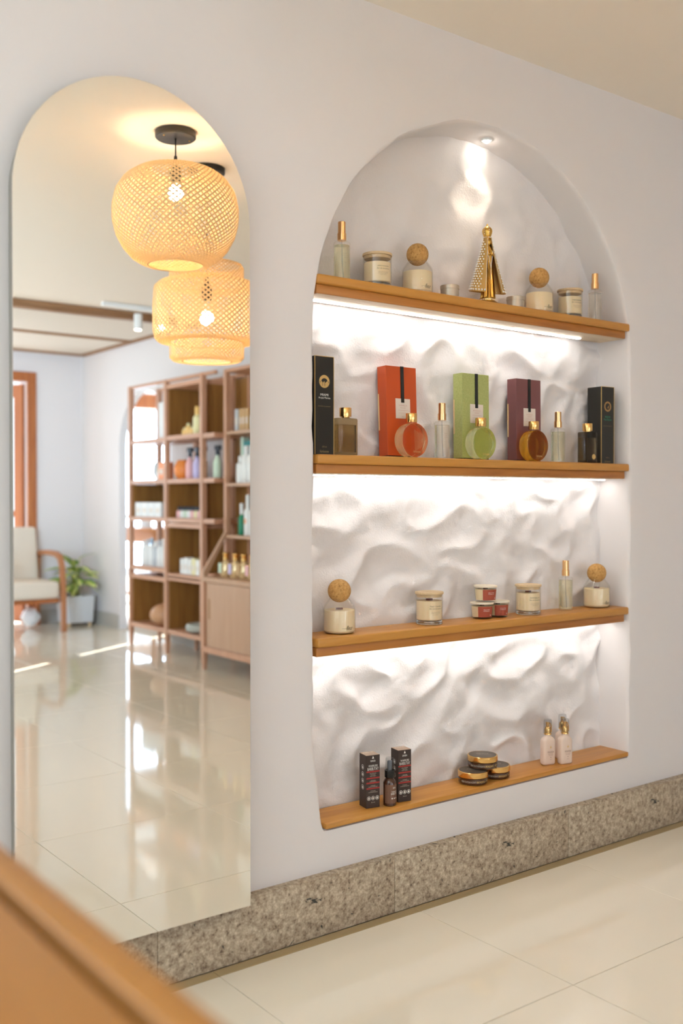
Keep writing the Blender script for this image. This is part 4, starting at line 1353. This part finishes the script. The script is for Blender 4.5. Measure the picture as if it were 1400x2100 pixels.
def leaf_mesh(ln, wd, droop):
    mb = MB()
    rows = 9
    for layer, dz in ((0, 0.0), (1, -0.0012)):
        for j in range(rows + 1):
            u = j / rows
            w = wd * math.sin(PI * min(1, u * 0.93 + 0.05)) ** 0.75 * (1 - 0.25 * u)
            if j == rows: w = 0.001
            y = ln * u
            z = -droop * ln * u * u + dz
            for k, f in enumerate((-1, -0.5, 0, 0.5, 1)):
                mb.v.append((w * f, y, z + 0.18 * w * abs(f)))
    n1 = (rows + 1) * 5
    for j in range(rows):
        for k in range(4):
            a = j * 5 + k
            mb.face((a, a + 1, a + 6, a + 5)); mb.face((n1 + a, n1 + a + 5, n1 + a + 6, n1 + a + 1))
    return mb.mesh('leaf', M['leaf'], True, 80)
lms = [leaf_mesh(0.20, 0.052, 0.35), leaf_mesh(0.25, 0.060, 0.25), leaf_mesh(0.16, 0.042, 0.55)]
rnd = random.Random(5)
stems = MB()
for k in range(26):
    a = 2 * PI * k * 0.382 + rnd.uniform(-0.3, 0.3)
    if math.cos(a) > 0.35 and k % 4: a = PI - a
    if math.sin(a) < -0.75: a = -a
    hgt = 0.26 + 0.26 * (1 - k / 26) + rnd.uniform(-0.02, 0.05)
    r = 0.02 + 0.06 * (k / 26) + rnd.uniform(0, 0.02)
    tip = Vector((r * math.cos(a), r * math.sin(a), hgt + 0.06))
    near = max(math.cos(a) * 0.31 - 0.19, -math.sin(a) * 0.31 - 0.28, 0)
    lf_ = link('leaf', lms[2 if near > 0 else k % 3], pp, tip)
    lf_.rotation_euler = (rad(rnd.uniform(5, 50) * (1 - k / 30)), rad(rnd.uniform(-15, 15)), a - PI / 2)
    stems.tube([(0.02 * math.cos(a), 0.02 * math.sin(a), 0.25), tip * 0.6 + Vector((0, 0, 0.10)), tip], 0.0045, 6)
stems.build('stem', P('leaf_stalk', (0.42, 0.50, 0.13), 0.5), pp)

# ---------------------------------------------------------------- open shelving unit (reflected)
EX0, EX1 = 3.66, 3.955
et = thing('shelving_unit', 'tall open rosewood shelving unit with box compartments reflected in the mirror', 'shelving', (0, 0, 0))
def post(y, x):
    secs = []
    for z, h in ((0.0, 0.011), (0.18, 0.019), (2.11, 0.019)):
        secs.append([(x + sx * h, y + sy * h, z) for sx, sy in ((-1, -1), (1, -1), (1, 1), (-1, 1))])
    MB().loft(secs).build('post', M['etag'], et, smooth=False)
for y in (-5.555, -4.925, -4.365):
    for x in (EX0 + 0.02, EX1 - 0.02):
        post(y, x)
def board(y0, y1, z, t=0.034, x0=EX0 + 0.004, x1=EX1 - 0.002):
    MB().bevbox(x0, x1, y0, y1, z - t, z, 0.002, 1).build('shelf_board', M['etagx'], et, smooth=False)
def cell(y0, y1, z0, z1):
    board(y0, y1, z0); board(y0, y1, z1)
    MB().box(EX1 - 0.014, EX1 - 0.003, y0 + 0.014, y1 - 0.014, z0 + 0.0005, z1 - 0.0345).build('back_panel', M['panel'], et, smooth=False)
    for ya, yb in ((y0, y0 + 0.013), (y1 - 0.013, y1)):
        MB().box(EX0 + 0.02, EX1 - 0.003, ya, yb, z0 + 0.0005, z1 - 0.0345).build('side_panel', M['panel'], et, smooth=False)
ba = (-5.530, -4.950)
bb2 = (-4.900, -4.390)
for y0, y1 in (ba, bb2, (-4.340, -4.175)):
    MB().bevbox(EX0 + 0.004, EX0 + 0.034, y0, y1, 2.085, 2.11, 0.003, 1).build('top_rail', M['etagx'], et, smooth=False)
    MB().bevbox(EX1 - 0.034, EX1 - 0.004, y0, y1, 2.085, 2.11, 0.003, 1).build('top_rail', M['etagx'], et, smooth=False)
board(*ba, 1.668)
cell(*ba, 1.050, 1.345)
board(*ba, 0.655)
cell(*ba, 0.190, 0.585)
cell(*bb2, 1.675, 2.070)
cell(*bb2, 1.050, 1.345)
cell(*bb2, 0.625, 1.010)
cell(*bb2, 0.192, 0.605)
for z in (1.668, 1.345, 1.05, 0.655):
    board(-4.340, -4.180, z)
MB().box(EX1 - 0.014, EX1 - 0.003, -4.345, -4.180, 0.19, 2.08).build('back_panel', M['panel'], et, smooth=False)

# things on the shelving
PAL = {k: P(k + '_plastic', v, 0.4) for k, v in dict(whitish=(0.80, 0.80, 0.78), yellowish=(0.85, 0.55, 0.18), orangey=(0.80, 0.25, 0.05), pinkish=(0.80, 0.45, 0.45), lilac=(0.55, 0.48, 0.72), mint=(0.58, 0.70, 0.55),
       teal=(0.06, 0.28, 0.28), greenish=(0.02, 0.23, 0.12), redcap=(0.70, 0.07, 0.10), tan=(0.55, 0.33, 0.13), greyish=(0.52, 0.54, 0.56), darkcap=(0.03, 0.035, 0.045), palebox=(0.74, 0.74, 0.72), lemon=(0.78, 0.72, 0.40), blueish=(0.35, 0.48, 0.62), stone=(0.42, 0.43, 0.38)).items()}

def carton(label, x, y, z, w, d, h, mat, cat='box', name='carton', group=None):
    t = thing(name, label, cat, (x, y, z), 0, group)
    MB().bevbox(-d / 2, d / 2, -w / 2, w / 2, 0, h, 0.0015, 1).build('box_body', PAL[mat], t, smooth=False)
    MB().box(-d / 2 - 0.0008, -d / 2, -w * 0.3, w * 0.3, h * 0.3, h * 0.6).build('label', M['card'], t, smooth=False)
    return t

def bottle(label, x, y, z, r, h, mat, cap, name='bottle', group=None, caph=0.22, dot=None):
    t = thing(name, label, 'bottle', (x, y, z), 0, group)
    hb = h * (1 - caph)
    MB().lathe([(0, 0), (r * 0.92, 0), (r, h * 0.02), (r, hb * 0.86), (r * 0.6, hb * 0.97), (r * 0.5, hb), (0, hb)], 20).build('body', PAL[mat], t)
    MB().lathe([(0, hb), (r * 0.58, hb), (r * 0.58, h * 0.98), (r * 0.5, h), (0, h)], 16).build('cap', PAL[cap], t)
    if dot:
        p = Print(); fn = lambda u, v: (-(r + 0.0006) * math.cos(u / r), (r + 0.0006) * math.sin(u / r), v)
        p.disc(fn, 0, hb * 0.5, 0.0001, r * 0.6, 16); p.build('dot', PAL[dot], t, smooth=False)
    return t

def trigger(label, x, y, z, mat, h=0.235):
    t = thing('trigger_spray', label, 'spray bottle', (x, y, z), 0, 'trigger sprays with black heads')
    r = 0.031
    MB().lathe([(0, 0), (r * 0.95, 0), (r, 0.004), (r, h * 0.48), (r * 0.5, h * 0.64), (r * 0.42, h * 0.70), (0, h * 0.70)], 20).build('body', PAL[mat], t)
    hd = MB()
    hd.lathe([(0, h * 0.70), (0.015, h * 0.70), (0.015, h * 0.78), (0, h * 0.78)], 14)
    hd.bevbox(-0.012, 0.012, -0.030, 0.042, h * 0.84, h, 0.006, 2)
    hd.bevbox(-0.009, 0.009, -0.012, 0.012, h * 0.76, h * 0.88, 0.003, 1)
    hd.tube([(0, 0.018, h * 0.86), (0, 0.030, h * 0.76), (0, 0.024, h * 0.68)], 0.005, 6)
    hd.build('trigger_head', PAL['darkcap'], t)
    return t

XF = EX0 + 0.075
G1 = 'white boxes in the left bay of the shelving'
for k in range(4):
    carton(['leftmost', 'second', 'third', 'rightmost'][k] + ' white box of the row in the left shelving bay', XF, -5.440 + 0.115 * k, 1.0505, 0.108, 0.10, 0.115, 'palebox', group=G1)
G2 = 'slim pale bottles in the left bay of the shelving'
for k in range(7):
    bottle(['first', 'second', 'third', 'fourth', 'fifth', 'sixth', 'last'][k] + ' slim pale bottle from the left in the left shelving bay', XF, -5.430 + 0.068 * k, 0.6555, 0.024, 0.20 + 0.012 * (k % 3), ['whitish', 'palebox', 'whitish', 'greyish', 'whitish', 'palebox', 'whitish'][k], ['whitish', 'greyish', 'blueish', 'whitish', 'greyish', 'whitish', 'whitish'][k], 'slim_bottle', G2)
carton('orange carton on the open left bay of the shelving', XF, -5.055, 1.3455, 0.10, 0.08, 0.135, 'orangey', name='orange_carton')
bw = thing('grey_bowl', 'dark grey rounded pot on the open left bay of the shelving', 'pot', (XF + 0.03, -5.20, 1.3455))
MB().lathe([(0, 0), (0.035, 0), (0.062, 0.05), (0.058, 0.11), (0.042, 0.14), (0.036, 0.138), (0.05, 0.105), (0, 0.02)], 24).build('body', PAL['greyish'], bw)
bottle('small white jar beside the grey pot on the shelving', XF - 0.02, -5.125, 1.3455, 0.026, 0.085, 'whitish', 'lemon', 'small_jar')
eg = thing('round_wooden_box', 'round egg-shaped wooden box in the lowest left compartment', 'box', (XF + 0.02, -5.120, 0.1905))
MB().sphere((0, 0, 0.088), 0.115, 28, 16, 0.76).build('body', P('egg_wood', (0.55, 0.29, 0.15), 0.4), eg)
MB().lathe([(0, 0), (0.05, 0), (0.05, 0.006), (0, 0.006)], 20).build('foot', M['redwood'], eg)
G3 = 'yellow-capped bottles in the upper right compartment'
bottle('taller orange-capped bottle left of its twin in the upper compartment', XF, -4.545, 1.6755, 0.034, 0.205, 'lemon', 'yellowish', 'yellow_bottle', G3, 0.3)
bottle('orange-capped bottle by the right post in the upper compartment', XF, -4.450, 1.6755, 0.034, 0.220, 'lemon', 'yellowish', 'yellow_bottle', G3, 0.3)
for k in range(3):
    bottle(['leftmost', 'middle', 'rightmost'][k] + ' small golden jar in the upper compartment', XF - 0.02, -4.700 + 0.055 * k, 1.6755, 0.024, 0.055 + 0.03 * (k == 1), 'yellowish', 'lemon', 'golden_jar', 'small golden jars in the upper compartment')
ov = thing('orange_vase', 'round orange vase beside the trigger sprays', 'vase', (XF + 0.02, -4.800, 1.3455))
MB().lathe([(0, 0), (0.045, 0), (0.072, 0.04), (0.075, 0.085), (0.052, 0.135), (0.040, 0.145), (0.035, 0.142), (0.06, 0.09), (0, 0.03)], 28).build('body', PAL['orangey'], ov)
for y, mt, lb in ((-4.665, 'pinkish', 'trigger spray with a pink body and black head'), (-4.555, 'lilac', 'trigger spray with a lilac body and black head'), (-4.455, 'whitish', 'trigger spray with a white body by the right post'), (-4.255, 'mint', 'trigger spray with a mint body in the narrow bay')):
    trigger(lb + ' on the shelving', XF, y, 1.3455, mt)
for k in range(8):
    bottle(['first', 'second', 'third', 'fourth', 'fifth', 'sixth', 'seventh', 'last'][k] + ' dark-capped little jar from the left in the middle compartment', XF, -4.830 + 0.054 * k, 1.0505, 0.023, 0.085, ['pinkish', 'whitish', 'mint', 'whitish', 'pinkish', 'lemon', 'pinkish', 'whitish'][k], 'darkcap', 'dark_capped_jar', 'dark-capped jars in a row', 0.32)
for k in range(6):
    carton(['first', 'second', 'third', 'fourth', 'fifth', 'last'][k] + ' small box from the left in the lower middle compartment', XF, -4.740 + 0.060 * k, 0.6255, 0.052, 0.06, 0.115 + 0.01 * (k % 2), ['palebox', 'whitish', 'palebox', 'lemon', 'whitish', 'lemon'][k], 'box', 'small_carton', 'small boxes in the lower middle compartment')
ds = thing('ceramic_dish', 'grey green shallow ceramic dish in the lowest right compartment', 'dish', (XF + 0.03, -4.560, 0.1925))
MB().lathe([(0, 0), (0.07, 0), (0.108, 0.02), (0.112, 0.05), (0.100, 0.068), (0.085, 0.062), (0.07, 0.03), (0, 0.024)], 32).build('body', PAL['stone'], ds)
pbag = thing('paper_bag', 'white paper bag standing on the upper left shelf', 'bag', (XF + 0.06, -5.090, 1.6685))
MB().bevbox(-0.05, 0.05, -0.105, 0.105, 0, 0.29, 0.004, 1).build('bag_body', PAL['palebox'], pbag, smooth=False)
MB().tube([(-0.052, -0.04, 0.285), (-0.052, -0.03, 0.345), (-0.052, 0.03, 0.345), (-0.052, 0.04, 0.285)], 0.003, 6).build('handle', PAL['greyish'], pbag)

# ---------------------------------------------------------------- display cabinet at the right edge of the reflection
CXF, CXB = 3.53, 3.955
cb = thing('display_cabinet', 'rosewood display cabinet with a sliding-door base at the edge of the mirror', 'cabinet', (0, 0, 0))
CY0, CY1 = -4.140, -2.90
MB().bevbox(CXF + 0.004, CXB, CY0, CY1, 0.615, 0.650, 0.004, 1).build('counter_top', M['cabface'], cb, smooth=False)
bd = MB(); bd.box(CXF + 0.035, CXB, CY0, CY1, 0.150, 0.172); bd.box(CXF + 0.035, CXB, CY0, CY0 + 0.02, 0.172, 0.614); bd.box(CXF + 0.035, CXB, CY1 - 0.02, CY1, 0.172, 0.614); bd.box(CXB - 0.015, CXB, CY0 + 0.02, CY1 - 0.02, 0.172, 0.614)
bd.build('carcass', M['etag'], cb, smooth=False)
fr = MB(); fr.bevbox(CXF + 0.004, CXF + 0.034, CY0, CY0 + 0.035, 0.12, 0.6145, 0.003, 1); fr.bevbox(CXF + 0.004, CXF + 0.034, CY1 - 0.035, CY1, 0.12, 0.6145, 0.003, 1); fr.bevbox(CXF + 0.004, CXF + 0.034, CY0 + 0.035, CY1 - 0.035, 0.12, 0.165, 0.003, 1)
fr.build('front_frame', M['etag'], cb, smooth=False)
for k, (ya, yb, xo) in enumerate(((CY0 + 0.037, CY0 + 0.085, 0.024), (CY0 + 0.075, -3.50, 0.012), (-3.52, CY1 - 0.04, 0.024))):
    d = MB().box(CXF + xo, CXF + xo + 0.010, ya, yb, 0.168, 0.612).build('sliding_door', M['cabface'], cb, smooth=False)
    if k < 2:
        MB().bevbox(CXF + xo - 0.002, CXF + xo, ya + 0.018, ya + 0.034, 0.36, 0.50, 0.0008, 1).build('finger_pull', M['panel'], d, smooth=False)
for y in (CY0 + 0.02, CY1 - 0.02):
    for x in (CXF + 0.02, CXB - 0.03):
        MB().loft([[(x + sx * h, y + sy * h, z) for sx, sy in ((-1, -1), (1, -1), (1, 1), (-1, 1))] for z, h in ((0, 0.011), (0.12 if x < 3.7 else 0.15, 0.018))]).build('leg', M['etag'], cb, smooth=False)
UX = 3.72
for y in (-4.125, CY1 + 0.02):
    for x in (UX + 0.018, CXB - 0.02):
        MB().box(x - 0.018, x + 0.018, y - 0.016, y + 0.016, 0.6505, 2.09).build('post', M['etag'], cb, smooth=False)
    MB().prism([(UX, 0.925), (UX, 0.96), (CXF + 0.01, 0.685), (CXF + 0.01, 0.651), (CXF + 0.04, 0.651)], y - 0.012, y + 0.012).build('sloping_bracket', M['cabface'], cb, smooth=False)
for z in (1.672, 1.305, 0.938):
    MB().bevbox(UX + 0.002, CXB - 0.016, -4.108, CY1, z - 0.022, z, 0.002, 1).build('shelf_board', M['cabface'], cb, smooth=False)
MB().bevbox(UX, CXB, -4.142, CY1 + 0.03, 2.0905, 2.115, 0.003, 1).build('top_board', M['etagx'], cb, smooth=False)
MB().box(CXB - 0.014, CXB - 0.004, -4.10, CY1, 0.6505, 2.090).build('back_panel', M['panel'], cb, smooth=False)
# on the cabinet
XC = UX + 0.07
for y, w, mt, lb in ((-4.045, 0.040, 'greyish', 'slim grey box'), (-3.990, 0.034, 'tan', 'first tan tube box'), (-3.950, 0.034, 'tan', 'second tan tube box'), (-3.905, 0.034, 'tan', 'third tan tube box'), (-3.770, 0.05, 'lemon', 'yellow box'), (-3.71, 0.05, 'pinkish', 'pink box')):
    carton(lb + ' on the top shelf of the display cabinet', XC, y, 1.6725, w, 0.05, 0.155 if mt != 'lemon' else 0.12, mt, name='tube_box', group='slim boxes on the top cabinet shelf')
bottle('white bottle with a red cap on the top cabinet shelf', XC, -3.840, 1.6725, 0.030, 0.155, 'whitish', 'redcap', 'red_capped_bottle', None, 0.3)
carton('tall teal carton behind white bottles on the middle cabinet shelf', XC + 0.07, -4.00, 1.3055, 0.11, 0.06, 0.30, 'teal', name='teal_carton')
carton('tall green carton at the left of the middle cabinet shelf', XC + 0.07, -4.075, 1.3055, 0.035, 0.06, 0.33, 'mint', name='green_carton')
for k, (y, h, dt) in enumerate(((-4.020, 0.19, None), (-3.945, 0.26, None), (-3.870, 0.26, None), (-3.790, 0.26, 'orangey'), (-3.71, 0.25, None))):
    bottle(['short white bottle at the left of the middle cabinet shelf', 'tall white bottle second from left on the middle cabinet shelf', 'tall white bottle third from left on the middle cabinet shelf', 'white bottle with an orange dot on the middle cabinet shelf', 'tall white bottle rightmost on the middle cabinet shelf'][k], XC, y, 1.3055, 0.034, h, 'whitish', 'whitish', 'white_bottle', 'white bottles on the middle cabinet shelf', 0.2, dt)
bottle('slim green bottle on the lowest cabinet shelf', XC, -4.010, 0.9385, 0.026, 0.225, 'greenish', 'whitish', 'green_bottle', None, 0.35)
for k, y in enumerate((-3.925, -3.850, -3.780, -3.71)):
    bottle(['white pump bottle beside the slim green bottle', 'second white pump bottle right of the slim green bottle', 'third white pump bottle right of the slim green bottle', 'last white pump bottle on the lowest cabinet shelf'][k], XC, y, 0.9385, 0.030, 0.285 - 0.02 * (k % 2), 'whitish', 'palebox', 'pump_bottle', 'white pump bottles on the lowest cabinet shelf', 0.3, 'orangey' if k in (0, 2) else None)
def perfume(label, y, mat):
    t = thing('perfume_bottle', label, 'bottle', (CXF + 0.12, y, 0.6505), 0, 'gold perfume bottles on the cabinet counter')
    MB().lathe([(0, 0), (0.030, 0), (0.044, 0.02), (0.048, 0.055), (0.038, 0.095), (0.018, 0.112), (0.014, 0.120), (0, 0.120)], 28).build('body', P('champagne_glass', (0.80, 0.60, 0.33), 0.15, 0.35) if 'champagne_glass' not in bpy.data.materials else bpy.data.materials['champagne_glass'], t)
    MB().lathe([(0, 0.1205), (0.020, 0.1205), (0.021, 0.145), (0.012, 0.150), (0.024, 0.156), (0.026, 0.168), (0, 0.173)], 24).build('stopper', M['gold'], t)
    MB().bevbox(-0.052, -0.049, -0.020, 0.020, 0.03, 0.10, 0.001, 1).build('tag', PAL[mat], t, smooth=False)
for y, mt, lb in ((-3.990, 'mint', 'with a mint tag'), (-3.860, 'lilac', 'with a lilac tag'), (-3.750, 'tan', 'with a brown tag'), (-3.640, 'pinkish', 'with a pink tag'), (-3.54, 'whitish', 'with a white tag')):
    perfume('gold perfume bottle ' + lb + ' on the cabinet counter', y, mt)

# ---------------------------------------------------------------- table in the arch
tb = thing('side_table', 'orange wooden side table with turned legs standing in the arch', 'table', (4.40, -6.83, 0.0))
M['tablewood'] = wood('orange_table_wood', (0.50, 0.19, 0.07), (0.58, 0.24, 0.09), (0.64, 0.29, 0.12), 'Y', 6, 0.4)
tb.location = (4.42, -6.78, -0.02)
MB().bevbox(-0.16, 0.50, -0.42, 0.42, 0.90, 0.94, 0.006, 2).build('tabletop', M['tablewood'], tb)
MB().box(-0.12, 0.46, -0.38, 0.38, 0.80, 0.899).build('apron', M['tablewood'], tb, smooth=False)
MB().bevbox(-0.12, 0.46, -0.36, 0.36, 0.285, 0.31, 0.004, 1).build('lower_shelf', M['tablewood'], tb)
leg = MB().lathe([(0, 0), (0.016, 0), (0.022, 0.03), (0.014, 0.07), (0.030, 0.11), (0.018, 0.17), (0.024, 0.24), (0.028, 0.26), (0.028, 0.34), (0.020, 0.38), (0.026, 0.60), (0.018, 0.72), (0.03, 0.76), (0.03, 0.80), (0, 0.80)], 16).mesh('leg', M['tablewood'])
for lx, ly in ((-0.10, -0.35), (-0.10, 0.35), (0.43, -0.35), (0.43, 0.35)):
    link('leg', leg, tb, (lx, ly, 0))
for k, (x, y, h) in enumerate(((4.36, -6.66, 0.28), (4.44, -6.82, 0.20))):
    cn = thing('white_canister', ['tall white canister on the orange side table', 'short white canister on the orange side table'][k], 'canister', (x, y, 0.9205), 0)
    MB().lathe([(0, 0), (0.05, 0), (0.052, 0.004), (0.052, h - 0.03), (0, h - 0.03)], 24).build('body', PAL['whitish'], cn)
    MB().lathe([(0, h - 0.0295), (0.054, h - 0.0295), (0.054, h - 0.004), (0.05, h), (0, h)], 24).build('lid', PAL['palebox'], cn)
